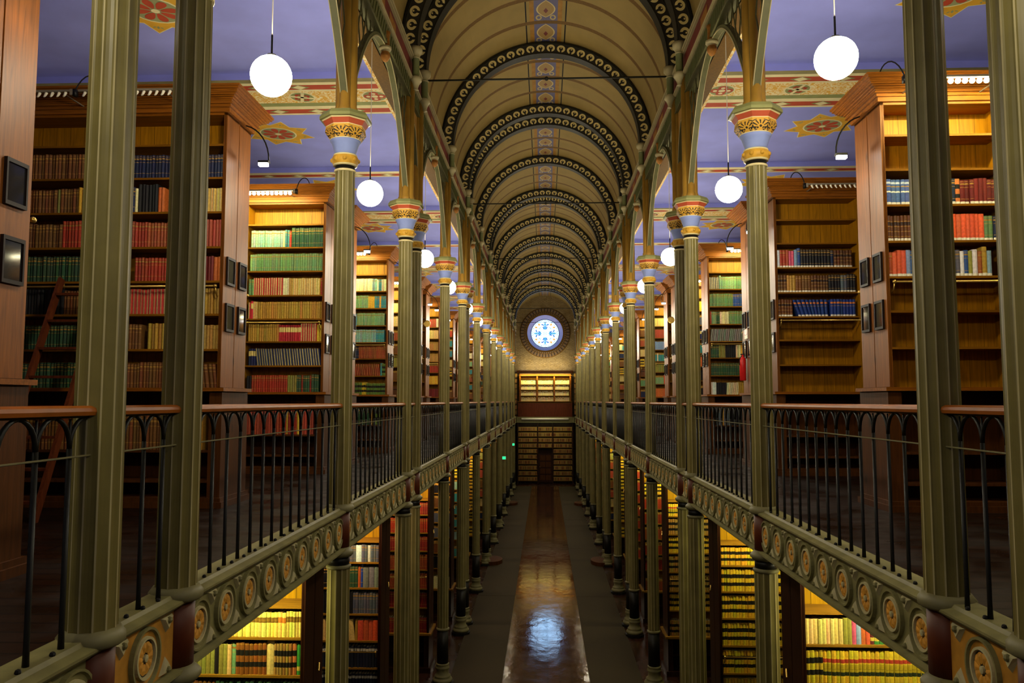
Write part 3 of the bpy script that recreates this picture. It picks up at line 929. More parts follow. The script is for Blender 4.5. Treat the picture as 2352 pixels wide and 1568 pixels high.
for y, k in COLY:
    if k == 's': sn += 1; lb = 'dark vault rib with gold palmettes, %s of the single ribs counted from the near end' % ordinal(sn-1)
    else:
        if k == 'a': pn += 1
        lb = 'dark gold-patterned vault rib, %s of the %s twin ribs from the near end' % ('nearer' if k == 'a' else 'farther', ordinal(pn-1))
    place(pr_, ur, (0, y, SPRING), 0, lb, 'vault ribs')
tn = 0
for a_, c_ in PAIRS:
    b = MB(); b.tube([(-1.9, c_, 5.06), (1.9, c_, 5.06)], .016, 8); b.ball((0, c_, 5.06), .035, 10)
    tag(b.build('tie_rod', 'rib_dark', None, (0, c_, 5.06), True), 'thin iron tie rod across the vault at the %s pair of columns' % ordinal(tn), 'tie rod', 'vault tie rods'); tn += 1

# ------------------------------------------------------------------ hanging globes
def make_globe():
    org = (0, 0, 2.37)
    r = thing('globe_pendant', 'x', 'lamp', org)
    b = MB(); b.ball((0, 0, 2.53), .158, 28); b.build('globe', 'globe_glass', r, org, True)
    b = MB(); b.lathe([(.012, 2.68), (.035, 2.685), (.035, 2.70), (.008, 2.71), (.008, 2.86)], 10); b.build('stem', 'cable_black', r, org, True)
    b = MB(); b.tube([(0, 0, 2.86), (0, 0, 4.64)], .0045, 6); b.build('cord', 'white_plastic', r, org)
    return r
pg, ug = make_globe(), []
for sx, side in SIDES:
    k = 0
    for (y0, k0), (y1, k1) in zip(COLY[:-1], COLY[1:]):
        if k0 == 'a' : continue
        yc = (y0+y1)/2
        place(pg, ug, (sx*2.17, 5.86 if k == 1 else yc-.08, 2.37+(.06 if sx > 0 and k == 1 else 0)), 0, 'lit white globe lamp hanging in the %s bay of the %s arcade' % (ordinal(k), side), 'globe lamps'); k += 1
# ------------------------------------------------------------------ bookcases
UPY = [4.15, 7.8, 11.48, 12.78, 16.2, 20.2, 21.5, 24.3, 28.0, 29.3, 32.0, 35.8, 39.6, 43.4, 47.2]   # front faces, gallery
LOY = [4.2, 7.85, 11.5, 16.3, 20.1, 24.2, 28.0, 31.9, 35.7, 39.5, 43.3, 47.1]                         # front faces, ground floor
UX, LX = 3.32, 2.42                                                                                   # nave ends
USH = [2.66, 2.31, 1.95, 1.585, 1.23, .89, .53, .13]                                                  # shelf tops, gallery
LSH = [-2.03, -2.335, -2.70, -3.07, -3.45, -3.83, -4.21, -4.72]
DEP = .64
def make_upcase(sx, upright=True):
    """double-sided gallery bookcase; origin at its nave end, front face, on the floor"""
    org = (0, 0, GF)
    r = thing('gallery_bookcase', 'x', 'bookcase', org)
    X1 = XW-UX
    def bx(bm, x0, x1, y0, y1, z0, z1, m=0): bm.box(sx*x0, sx*x1, y0, y1, z0, z1, m)
    b = MB(); bx(b, 0, .035, -.0, DEP/2-.008, .14, 3.0); bx(b, 0, .035, DEP/2+.008, DEP, .14, 3.0); bx(b, .008, .03, .0, DEP, .14, 3.0)
    b.build('end_panel', 'end_wood', r, org)
    b = MB()
    for x in ((1.2, 1.235), (2.4, 2.435), (3.6, 3.635), (X1-.035, X1-.002)): bx(b, x[0], x[1], .01, DEP-.01, .13, 2.98)
    b.build('upright', 'pine', r, org)
    b = MB(); bx(b, .035, X1, .31, .33, .13, 2.98); b.build('back_panel', 'pine', r, org)
    for i, z in enumerate(USH[:-1]):
        b = MB(); bx(b, .03, X1-.03, .012, .31, z-.022, z); b.build('shelf', 'pine_shelf', r, org)
    b = MB(); bx(b, 0, X1, .0, DEP, 2.96, 2.99); bx(b, -.03, X1, -.03, DEP+.03, 2.985, 3.03); bx(b, -.05, X1, -.05, DEP+.05, 3.03, 3.06)
    bx(b, -.075, X1, -.075, DEP+.075, 3.06, 3.072)
    for k in range(7):                                   # cyma
        o0 = .06+.095*(math.sin((k/6-.5)*PI)+1)/2; bx(b, -o0, X1, -o0, DEP+o0, 3.072+k*.015, 3.072+(k+1)*.015)
    bx(b, -.175, X1, -.175, DEP+.175, 3.177, 3.20); bx(b, -.19, X1, -.19, DEP+.19, 3.20, 3.222)
    b.build('cornice', 'cornice_wood', r, org)
    b = MB(); bx(b, -.06, X1, -.06, DEP+.06, .10, .135); b.build('ledge', 'cornice_wood', r, org)
    b = MB()
    bx(b, -.03, .10, -.02, DEP+.02, GF+.10, .10); bx(b, -.07, X1, -.07, DEP+.07, GF, GF+.06); bx(b, -.05, X1, -.05, DEP+.05, GF+.06, GF+.10)
    bx(b, .1, X1, .33, .36, GF+.1, .1); bx(b, 1.2, 1.24, 0, DEP, GF+.1, .1); bx(b, 2.4, 2.44, 0, DEP, GF+.1, .1)
    b.build('base_cabinet', 'base_wood', r, org)
    for z in (-.13-.36, -.13-.66):
        b = MB(); bx(b, .1, X1, .0, .33, z-.025, z); b.build('base_shelf', 'base_wood', r, org)
    fm = None
    for y in (.16, .48):
        for z in (1.34, .86):
            if fm is None:
                b = MB(); bx(b, -.022, 0, y-.1, y+.1, z-.145, z-.12, 0); bx(b, -.022, 0, y-.1, y+.1, z+.12, z+.145, 0); bx(b, -.022, 0, y-.1, y-.085, z-.12, z+.12, 0); bx(b, -.022, 0, y+.085, y+.1, z-.12, z+.12, 0)
                bx(b, -.012, -.002, y-.086, y+.086, z-.121, z+.121, 1)
                fm = b.build('label_frame', ['plaque_frame', 'plaque_glass'], r, org)
            else:
                q = fm.copy(); COL.objects.link(q); q.parent = r; q.location = (0, y-.16, z-1.34)
    b = MB(); z = 1.165
    b.tube([(sx*.05, -.05, z), (sx*(X1-.1), -.05, z)], .011, 8)
    for x in (.06, 1.215, 2.415): b.tube([(sx*x, .01, z-.1), (sx*x, -.03, z-.07), (sx*x, -.05, z)], .008, 6); b.ball((sx*x, -.05, z), .02, 8)
    b.build('ladder_rail', 'brass', r, org, True)
    b = MB(); y = DEP+.06
    b.tube([(sx*.02, y, z), (sx*(X1-.1), y, z)], .011, 8); b.ball((sx*.02, y, z), .022, 10)
    for x in (.06, 1.215, 2.415): b.tube([(sx*x, DEP-.01, z-.13), (sx*x, DEP+.035, z-.09), (sx*x, y, z)], .009, 6)
    b.build('ladder_rail', 'brass', r, org, True)
    return r
def make_lowcase(sx):
    org = (0, 0, -5.5)
    r = thing('ground_floor_bookcase', 'x', 'bookcase', org)
    X1 = XW-LX
    def bx(bm, x0, x1, y0, y1, z0, z1, m=0): bm.box(sx*x0, sx*x1, y0, y1, z0, z1, m)
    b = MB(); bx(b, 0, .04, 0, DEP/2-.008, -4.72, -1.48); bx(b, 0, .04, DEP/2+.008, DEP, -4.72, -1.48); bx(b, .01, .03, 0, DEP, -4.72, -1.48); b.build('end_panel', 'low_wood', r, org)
    b = MB()
    for x in (1.45, 2.9, X1-.04): bx(b, x, x+.035, .01, DEP-.01, -4.72, -1.5)
    b.build('upright', 'low_pine', r, org)
    b = MB(); bx(b, .04, X1, .32, .34, -4.72, -1.5); b.build('back_panel', 'low_pine', r, org)
    for z in LSH[:-1]:
        b = MB(); bx(b, .035, X1-.03, .01, .32, z-.024, z); b.build('shelf', 'low_shelf', r, org)
    b = MB(); bx(b, -.05, X1, -.06, DEP+.06, -4.755, -4.715); b.build('ledge', 'low_shelf', r, org)
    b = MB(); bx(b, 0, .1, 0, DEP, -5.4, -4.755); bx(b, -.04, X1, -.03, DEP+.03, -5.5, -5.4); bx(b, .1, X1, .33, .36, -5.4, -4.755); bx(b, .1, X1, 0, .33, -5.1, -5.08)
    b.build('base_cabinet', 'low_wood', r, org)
    b = MB(); z = -3.86+.27
    b.tube([(sx*.05, -.05, z), (sx*(X1-.1), -.05, z)], .011, 8)
    for x in (.06, 1.465, 2.915): b.tube([(sx*x, .01, z-.1), (sx*x, -.03, z-.07), (sx*x, -.05, z)], .008, 6); b.ball((sx*x, -.05, z), .02, 8)
    b.build('ladder_rail', 'brass', r, org, True)
    b = MB(); b.tube([(-sx*.012, .47, -2.72), (-sx*.03, .40, -2.78)], .012, 6)
    b.build('bracket', 'brass', r, org)
    return r
def fits(pos, y): return True
for si, (sx, side) in enumerate(SIDES):
    p1, u1 = make_upcase(sx), []
    for i, y in enumerate(UPY):
        place(p1, u1, (sx*UX, y, GF), 0, 'tall wooden gallery bookcase on the %s, %s from the near end' % (side, ordinal(i)), 'gallery bookcases')
    p2, u2 = make_lowcase(sx), []
    for i, y in enumerate(LOY):
        place(p2, u2, (sx*LX, y, -5.5), 0, 'dark wooden ground-floor bookcase under the %s gallery, %s from the near end' % (side, ordinal(i)), 'ground-floor bookcases')

# ------------------------------------------------------------------ shelf lights: strip, bulbs, cable
def make_strip(sx, on, L=1.0, n=14):
    org = (0, 0, 3.03)
    r = thing('strip_light', 'x', 'light', org)
    b = MB(); b.box(0, sx*L, -.02, .02, 3.035, 3.055); b.box(0, sx*.03, -.025, .025, 3.0, 3.06)
    for x in (.15, L-.1): b.box(sx*x, sx*(x+.012), -.0, .43, 3.05, 3.06)
    b.build('light_bar', 'bar_metal', r, org)
    first = None
    for k in range(n):
        x = sx*(.05+(L-.08)*(k+.5)/n)
        if first is None:
            b = MB()
            if on: b.ball((0, 0, 3.003), .025, 12, 0)
            else: b.tube([(0, 0, 3.035), (sx*.004, -.004, 3.015), (sx*.012, -.006, 2.998), (sx*.024, -.004, 2.99)], [.016, .013, .010, .007], 8)
            first = b.build('bulb', 'led_on' if on else 'white_plastic', r, org, True); first.location.x = x
        else:
            q = first.copy(); COL.objects.link(q); q.parent = r; q.location.x = x
    b = MB(); b.box(-sx*.03, 0, -.025, .025, 2.99, 3.06)
    pts = [(-sx*.015, 0, 3.06)]
    for k in range(1, 9):
        a = PI*k/8; pts.append((-sx*(.015+.05*(1-math.cos(a))), .0+.035*k, 3.06+.12*math.sin(a)+.0205*k))
    b.tube(pts, .007, 6); b.build('cable', 'cable_black', r, org, True)
    return r
LEDC = (1.0, .92, .40)
for sx, side in SIDES:
    pon, uon = make_strip(sx, True), []
    poff, uoff = make_strip(sx, False), []
    lit_n = 0
    for i, y in enumerate(UPY):
        if i == 3 or i == 6 or i == 9: continue          # the far halves of the paired cases show no light of their own
        for q in range(2 if i <= 2 else 1):
            if i == 0 and q: continue
            on = not ((side == 'left' and i == 1) or (side == 'right' and i == 2))
            x = UX+.32+q*1.2 if not (side == 'left' and i == 1) else UX+.30+q*1.05
            if i == 1 and side == 'right': x = UX+.05+q*1.2
            yy = y-.47
            w_ = '%s strip light topping the %s gallery bookcase, %s side%s' % ('glowing' if on else 'unlit white', ordinal(i), side, ', outer section' if q else '')
            place(pon if on else poff, uon if on else uoff, (sx*x, yy, 3.03), 0, w_, 'shelf strip lights')
            if on:
                area_light('strip_glow', (sx*(x+.5), yy, 3.0335), (.96, .012), LED_UP, LEDC, (.45, 0, 0))
    for i, y in enumerate(LOY):
        if i == 0: continue
        for q in range(2 if i == 1 else 1):
            c = LEDC if side == 'right' or i < 2 else (1.0, .72, .42)
            area_light('strip_glow', (sx*(LX+.72+q*1.45), y-.42, -1.56), (1.35, .03), LED_LOW*((.8 if side == 'right' else 1.2) if i == 1 else 1.0), c, (.5, 0, 0))
            b = MB(); b.box(-.7, .7, -.02, .02, -1.545, -1.52); glowing = (side == 'right' and i == 1)
            if glowing: b.tube([(-.68, -.01, -1.575), (.68, -.01, -1.575)], .012, 8, 1)
            b.box(-.5, -.49, -.01, .01, -1.52, -1.30); b.box(.49, .5, -.01, .01, -1.52, -1.30)
            tag(b.build('strip_light', ['bar_metal', 'tube_glow'], None, (sx*(LX+.72+q*1.45), y-.42, 0)), 'strip light over the %s ground-floor bookcase, %s side%s' % (ordinal(i), side, ', outer section' if q else ''), 'light', 'ground-floor strip lights')
# fix the strips built in place (their mesh is authored around the origin)
for o in list(SC.objects):
    if o.name.startswith('strip_light') and o.type == 'MESH':
        for v in o.data.vertices: v.co.x += o.location.x; v.co.y += o.location.y

# small lamps on bent arms at the bookcase ends
def make_spot(sx):
    org = (0, 0, 2.98)
    r = thing('picture_lamp', 'x', 'lamp', org)
    b = MB()
    b.tube([(-sx*.31*math.sin(k/9*PI/2), 0, 2.60+.40*math.cos(k/9*PI/2)**1.0) for k in range(10)], .008, 8)
    b.build('arm', 'cable_black', r, org, True)
    b = MB(); b.box(-sx*.315, -sx*.20, -.03, .03, 2.575, 2.60); b.build('lamp_head', 'cable_black', r, org)
    b = MB(); b.box(-sx*.30, -sx*.205, -.028, .028, 2.545, 2.575); b.build('lamp_face', 'spot_face', r, org)
    d = bpy.data.lights.new('lamp_beam', 'SPOT'); d.energy = SPOT_W; d.color = (1, .80, .54); d.spot_size = 2.0; d.spot_blend = .7; d.shadow_soft_size = .03
    o = bpy.data.objects.new('lamp_beam', d); COL.objects.link(o); o.parent = r; o.location = (-sx*.25, 0, 2.53-2.98)
    o.rotation_euler = (0, -sx*.30, 0)
    return r
for sx, side in SIDES:
    ps, us = make_spot(sx), []
    for i, y in enumerate(UPY):
        place(ps, us, (sx*(UX+.02), y+DEP/2+.1, 2.98), 0, 'small lit bent-arm lamp over the end of the %s gallery bookcase, %s side' % (ordinal(i), side), 'bookcase end lamps')

# ------------------------------------------------------------------ books
BC = {  # colour, gilding or band style
 'navy': ('1c2440', 'gilt'), 'black': ('1a1a1c', 'plain'), 'cream': ('d8cb98', 'plain'), 'tan': ('b0823c', 'gilt'), 'brown': ('6e4420', 'gilt'), 'bleather': ('5a3418', 'raised'),
 'red': ('9a3420', 'gilt'), 'brick': ('944626', 'gilt'), 'rose': ('a44630', 'plain'), 'crimson': ('6c2220', 'plain'), 'dgreen': ('2e4c34', 'gilt'), 'green': ('628454', 'gilt'), 'lgreen': ('7c9c6c', 'gilt'),
 'olive': ('85803a', 'plain'), 'ochre': ('a8802f', 'gilt'), 'yellow': ('d0a432', 'plain'), 'teal': ('3c8484', 'gilt'), 'lteal': ('8aac98', 'gilt'), 'blue': ('2c4c8c', 'gilt'), 'lblue': ('7c94b4', 'plain'),
 'orange': ('c8642c', 'plain'), 'coral': ('d25634', 'plain'), 'pink': ('cc5068', 'plain'), 'grey': ('74746c', 'plain'), 'slate': ('565a64', 'gilt'), 'white': ('d8d4c8', 'plain'), 'maroon': ('601e1c', 'gilt'),
 'rc': ('a62c22', 'stripe'), 'nc': ('262c48', 'stripe'), 'yc': ('c09a48', 'stripe'), 'rcb': ('ac2830', 'creamband'), 'ncb': ('20284c', 'creamband'), 'vel': ('dcc860', 'brownband'), 'velr': ('dcc860', 'redband'),
 'yk': ('d0aa28', 'black2'), 'yrg': ('d4b02c', 'redgreen'), 'gk': ('5c7430', 'black2'), 'tk': ('a07838', 'black2'), 'lk': ('86501e', 'black2'), 'bluew': ('48608e', 'toplabel'), 'bluo': ('1c3474', 'orangedot'),
 'ntop': ('262a38', 'whitetop'), 'cblk': ('14141a', 'gilt'), 'pparch': ('d8bc6c', 'plain'), 'rk': ('8a2c22', 'gilt'), 'seal': ('3c8038', 'seal'), 'marn': ('5a2a2a', 'seal'), 'ork': ('c86e38', 'black2'), 'pinkb': ('cc4c64', 'black2'),
 'gap': ('000000', 'gap'),
}
NAMES = {'navy': 'navy gilt', 'black': 'black', 'cream': 'cream', 'tan': 'tan gilt', 'brown': 'brown gilt', 'bleather': 'brown leather', 'red': 'red gilt', 'brick': 'brick-red', 'rose': 'rose-red', 'crimson': 'crimson', 'dgreen': 'dark green',
 'green': 'green', 'lgreen': 'pale green', 'olive': 'olive', 'ochre': 'ochre', 'yellow': 'yellow', 'teal': 'teal', 'lteal': 'pale teal', 'blue': 'blue', 'lblue': 'pale blue', 'orange': 'orange', 'coral': 'coral-red', 'pink': 'pink', 'grey': 'grey',
 'slate': 'slate-grey', 'white': 'white', 'maroon': 'maroon', 'rc': 'red and cream', 'nc': 'navy and cream', 'yc': 'tan and cream', 'rcb': 'red cream-banded', 'ncb': 'navy cream-banded', 'vel': 'pale brown-banded', 'velr': 'pale red-banded',
 'yk': 'yellow black-banded', 'yrg': 'yellow red-banded', 'gk': 'green black-banded', 'tk': 'tan black-banded', 'lk': 'brown black-banded', 'bluew': 'blue gilt', 'bluo': 'blue orange-labelled', 'ntop': 'navy white-topped', 'cblk': 'black gilt',
 'pparch': 'parchment', 'rk': 'dark red', 'seal': 'green gold-sealed', 'marn': 'maroon gold-sealed', 'ork': 'orange', 'pinkb': 'pink black-banded'}
GILT = lin('a87e34')
def bands(style, rnd):
    """(lower, upper, colour) fractions of the height painted over the cover"""
    if style == 'gilt': return [(.20, .215, GILT), (.68, .695, GILT), (.80, .86, tuple(x*.8 for x in GILT)), (.92, .935, GILT)]
    if style == 'raised': return [(.16, .18, GILT), (.36, .38, GILT), (.56, .58, GILT), (.62, .74, lin('2c1812')), (.76, .78, GILT)]
    if style == 'creamband': return [(.56, .86, lin('d4bc70'))]
    if style == 'brownband': return [(.58, .80, lin('7a5a20')), (.68, .69, GILT)]
    if style == 'redband': return [(.58, .80, lin('c07028'))]
    if style == 'black2': return [(.24, .40, lin('1c1a16')), (.60, .78, lin('1c1a16')), (.95, .97, GILT)]
    if style == 'redgreen': return [(.22, .34, lin('262e1c')), (.34, .58, lin('a8901f')), (.62, .74, lin('a83a28')), (.42, .43, lin('6a5a18'))]
    if style == 'toplabel': return [(.48, .54, lin('d8d8c0')), (.70, .74, GILT), (.82, .90, lin('b8c0c8'))]
    if style == 'orangedot': return [(.74, .84, lin('c8702c')), (.60, .62, GILT)]
    if style == 'whitetop': return [(.78, .92, lin('d0c8b0')), (.90, 1.0, lin('30303c'))]
    if style == 'seal': return [(.13, .27, lin('c8b048'))]
    return []
def book_geo(bm, x, y, z, wd, dp, h, col, style, lean, sticker, detail, rnd):
    """spine faces -y at y; x is the left edge of the foot"""
    c = tuple(min(1, max(0, v*rnd.uniform(.82, 1.15))) for v in col)
    bs = [(a, b_, q) for a, b_, q in bands(style, rnd)]
    if sticker: bs = [(0.0, .10, lin('ddd6c0'))] + [q for q in bs if q[0] >= .10]
    cuts = sorted({0.0, 1.0} | {q for a, b_, _ in bs for q in (a, b_)})
    if not detail: cuts = sorted({0.0, 1.0} | {q for a, b_, _ in bs if b_-a > .05 for q in (a, b_)})
    prof = [(0, .006), (.12, 0.0), (.5, -.006), (.88, 0.0), (1, .006)] if detail else [(0, 0), (1, 0)]
    def P_(u, yy, zz): return (x+u*wd+lean*zz, y+yy, z+zz)
    for k in range(len(cuts)-1):
        f0, f1 = cuts[k], cuts[k+1]; fm = (f0+f1)/2; cc = c
        for a, b_, q in bs:
            if a <= fm <= b_: cc = q
        if style == 'stripe': pass
        for (u0, y0), (u1, y1) in zip(prof, prof[1:]):
            c3 = cc
            if style == 'stripe' and detail and u0 < .5 and not (sticker and f1 <= .1): c3 = lin('d8c488')
            bm.face([P_(u0, y0, f0*h), P_(u1, y1, f0*h), P_(u1, y1, f1*h), P_(u0, y0, f1*h)], 0, col=c3)
    if style == 'stripe' and not detail:
        bm.face([P_(0, -.0015, 0), P_(.45, -.0015, 0), P_(.45, -.0015, h), P_(0, -.0015, h)], 0, col=lin('d8c488'))
    e = .006 if detail else 0
    for u, fl in ((0, 0), (1, 1)):
        q = [P_(u, e, 0), P_(u, dp, 0), P_(u, dp, h), P_(u, e, h)]
        bm.face(q[::-1] if not fl else q, 0, col=c)
    if detail:
        t_ = min(.004, wd*.12)/wd; pg = lin('c8b88c')
        for u0, u1 in ((0, t_), (1-t_, 1)): bm.face([P_(u0, e, h), P_(u1, e, h), P_(u1, dp, h), P_(u0, dp, h)], 0, col=c)
        bm.face([P_(t_, .0, h-.004), P_(1-t_, .0, h-.004), P_(1-t_, dp, h-.004), P_(t_, dp, h-.004)], 0, col=pg)
        bm.face([P_(0, e, h), P_(.12, 0, h), P_(.5, -.006, h), P_(.88, 0, h), P_(1, e, h)], 0, col=c)
        bm.face([P_(t_, e+.002, h-.004), P_(1-t_, e+.002, h-.004), P_(1-t_, e+.002, h), P_(t_, e+.002, h)][::-1], 0, col=c)
    else:
        bm.face([P_(0, e, h), P_(1, e, h), P_(1, dp, h), P_(0, dp, h)], 0, col=lin('a89868'))
TOK = re.compile(r'([a-z]+)(\d*)([<>^v]*)')
# every row reads from the nave end outwards; '' is an empty shelf
ROWS = {
 ('u', -1, 1): ['', 'navy31 brown30', 'yc5 crimson2 cream3 tan2 gap6 orange2 black6^ cream1 navy5 gap8 tan3 yellow1 brown6 olive1 brown12', 'rose9^ brick14 red4 brick6 gap5 red12^ brown8', 'orange2 crimson6 crimson6 red12 gap6 dgreen28',
   'ochre6 gap3 ochre4 brown3 rc11 red3 gap4 yellow2 brown4 navy2 brown6 black10', 'tan13 gap3 ochre6 gap2 brown5 tan3 gap4 dgreen30', 'brown9< brown14 brown10 dgreen24'],
 ('ub', -1, 1): 'gap4 ochre3^ yellow2^ brown30', ('ub', -1, 2): 'gap3 rose6^ yellow1^ red4^ yellow1^ red3^ rose12^',
 ('u', -1, 2): ['', 'dgreen15^ red1 teal2 cream1 lteal14 blue3 green8', 'green30 lgreen8', 'red1 yc12 tan2 cream3 rc13 green6', 'ochre29 yc2 rcb1 rc3', 'yellow2 rc7 rcb10 ochre12 ochre6', 'nc25< ncb7 nc2 ncb5', 'gap1 dgreen3 rk1 dgreen3 rk1 dgreen2 olive4 red16 black6'],
 ('u', -1, 4): ['', 'cream3 teal2 cream1 lteal3 cream10', 'teal3 yellow1 teal3 yellow4 lgreen6', 'gap1 lgreen17 teal4', 'gap1 teal5 lteal16', 'brick17 navy5', 'gk2 teal1 brick18<', 'gk12 yk3 gk8'],
 ('u', -1, 5): ['', 'pparch14', 'pparch16', 'brick12', 'brown14', 'olive12', 'brown14', 'bleather14'],
 ('u', -1, 7): ['', 'cream2 rose8', 'pparch14', 'tan16', 'tan16', 'red14 brown4', 'yellow14', 'crimson16'],
 ('u', 1, 1): ['', '', 'bluew9 bluew2 navy4 ork1 maroon3 crimson3 maroon9', 'bleather8- crimson2+^ brick5 coral7 green2 navy5 navy8', 'brick1 coral1 coral2 lblue1 blue3 navy4 pinkb2^ slate2 white1 blue1 olive1 white1 brick1 ochre1^ lblue1', '', '', ''],
 ('u', 1, 2): ['', '', 'white1 red2 rose1 pink2 lblue1 blue1^ cblk10 navy1 bleather14', 'bleather3 tan3 brown5 bleather6 cblk4 slate2 cblk8', 'bleather5 gap2 bluo9> bluo12', '', '', ''],
 ('u', 1, 4): ['', 'nc6 lgreen1^ lgreen9 green4', 'green14 blue3', 'rose1 lgreen3 dgreen2 cream5 green9', 'grey18< lblue6', 'dgreen5 olive4 black6 cream3 yellow2 orange2', 'dgreen18', 'white3 black6 cream7< ochre2'],
 ('u', 1, 5): ['', 'rose5 yellow8', 'yellow2 slate9', 'gk5 ncb6', 'teal14', 'dgreen4 orange6', 'black14', 'white1 cblk12'],
 ('u', 1, 7): ['', 'pparch12', 'rose12', 'lblue10', 'teal2 cream1 teal8', 'olive12', 'lgreen8 coral1 green4', 'orange12'],
 ('l', -1, 1): ['', 'vel5- velr2 vel12 teal1 yellow1 brown2 blue1 dgreen14', 'seal1 ork1 tk6- pparch1^+ lk7 lgreen1 pparch1 olive2 black1 olive12 olive10', 'dgreen20 brown20', 'brown30', 'brown30', 'brown30', 'brown30'],
 ('l', -1, 2): ['', 'slate3 white1 slate2 white1+ slate2', 'grey3+ blue1^ orange1 dgreen4 gap1 cblk8', 'slate9 black6', 'coral4+ ochre1 pparch2<+ pparch6', 'ntop9', 'ntop9', 'brown16'],
 ('l', 1, 1): ['', 'pparch9 olive2 pink1 lblue1 orange1^ coral1^ marn1 seal4 yellow1 coral1 green8', 'yk4 yrg22', 'yk24', 'yk24', 'yk24', 'yk24', 'yk24'],
 ('l', 1, 2): ['', 'yk10', 'yk9', 'yk9', 'yk9', 'yk9', 'yk9', 'yk9'],
 ('l', 1, 3): ['', 'yrg7', 'tk8', 'yk7', 'tk7', 'tk7', 'yk7', 'tk7'],
}
GENERIC = ['tan', 'brown', 'red', 'green', 'dgreen', 'ochre', 'cream', 'brick', 'navy', 'teal', 'olive', 'bleather', 'yk', 'lgreen', 'rose', 'yc']
LGEN = {(-1, 3): ['rk', 'red', 'rk', 'brick', 'brick', 'rk', 'rk', 'rk'], (-1, 4): ['cblk', 'brown', 'slate', 'slate', 'brown', 'black', 'cream', 'brown'], (-1, 5): ['yk', 'lteal', 'teal', 'teal', 'teal', 'lteal', 'teal', 'teal'],
        (1, 4): ['yk', 'red', 'red', 'brick', 'red', 'rk', 'brick', 'rk'], (1, 5): ['red'] * 8, (1, 6): ['yk'] * 8, (-1, 6): ['yk'] * 8}
# rectangles (x0, x1, y0, y1) that stand between the eye and the books, in plan
CIRC = [(sx*W, y, .10) for sx, _ in SIDES for y, k in COLY if y > 1]
def clear2d(px, py, floor):
    ex, ey = CAM.x, CAM.y; dx, dy = px-ex, py-ey; L2 = dx*dx+dy*dy
    for cx_, cy_, r in CIRC:
        t_ = ((cx_-ex)*dx+(cy_-ey)*dy)/L2
        if 0 < t_ < .98 and (cx_-ex-t_*dx)**2+(cy_-ey-t_*dy)**2 < r*r: return False
    for y in (UPY if floor == 'u' else LOY):
        X0 = UX if floor == 'u' else LX
        if y+DEP < py-.05:
            for yy in (y, y+DEP):
                t_ = (yy-ey)/dy
                if abs(ex+dx*t_) > X0: return False
    return True
fw = Vector((-math.sin(math.radians(2.379))*math.cos(math.radians(4.3525)), math.cos(math.radians(2.379))*math.cos(math.radians(4.3525)), math.sin(math.radians(4.3525))))
rt = Vector((math.cos(math.radians(2.379)), math.sin(math.radians(2.379)), 0)); upv = rt.cross(fw)
def pix(x, y, z):
    v = Vector((x, y, z+ZO))-CAM; d = v.dot(fw)
    return (1176+1800*v.dot(rt)/d, 784-1800*v.dot(upv)/d, d)
ALLB = []
def fill(floor, sx, ci, y, ri, z, spec, width, hmax, sticker=False, depth=.2):
    rnd = random.Random(hash((floor == 'u', sx, ci, ri)) & 0xffff)
    x = .045; toks = TOK.findall(spec.replace('-', 'v').replace('+', '>>')); last = None; idx = 0
    toks = re.findall(r'([a-z]+?)(\d+)([\^\-+<>]*)', spec)
    q = 0
    lean_end = 0
    while x < width:
        if q < len(toks): code, n, fl = toks[q]; q += 1; n = int(n)
        elif floor == 'u' and sx == 1 and ci in (1, 2): break
        else:
            code, n, fl = (toks[-1][0], 4, toks[-1][2].replace('^', '')) if toks[-1][0] != 'gap' else (toks[-2][0], 4, '')
        hexc, style = BC[code]; col = lin(hexc)
        base_w = .033 if floor == 'u' else .041
        if sticker: base_w = .043
        if '+' in fl: base_w *= 1.8
        if '-' in fl: base_w *= .72
        hh = hmax*(.92 if '^' in fl else .82)*rnd.uniform(.95, 1.04)
        if code in ('yk', 'yrg', 'tk', 'lk'): hh = hmax*.84
        lean = 0
        if '<' in fl: lean = -.13
        if '>' in fl: lean = .36
        for k in range(n):
            wd = base_w*rnd.uniform(.88, 1.14)
            if x+wd > width: x = width+1; break
            if code != 'gap':
                h = hh*rnd.uniform(.985, 1.015)
                ln = lean
                if '>' in fl: ln = .36*(1-k/n)
                dp = depth*rnd.uniform(.9, 1.02); yy = y+.022+rnd.uniform(0, .02)
                xx = sx*(UX if floor == 'u' else LX)+sx*(x if sx > 0 else x+wd)
                ALLB.append(dict(floor=floor, sx=sx, ci=ci, ri=ri, k=idx, x=xx, y=yy, z=z+.001, w=wd, d=dp, h=h, col=col, style=style, code=code, lean=-sx*ln, st=sticker, seed=rnd.random()))
                idx += 1
            x += wd*1.02*(1.12 if lean else 1)
        if '>' in fl: x += .03
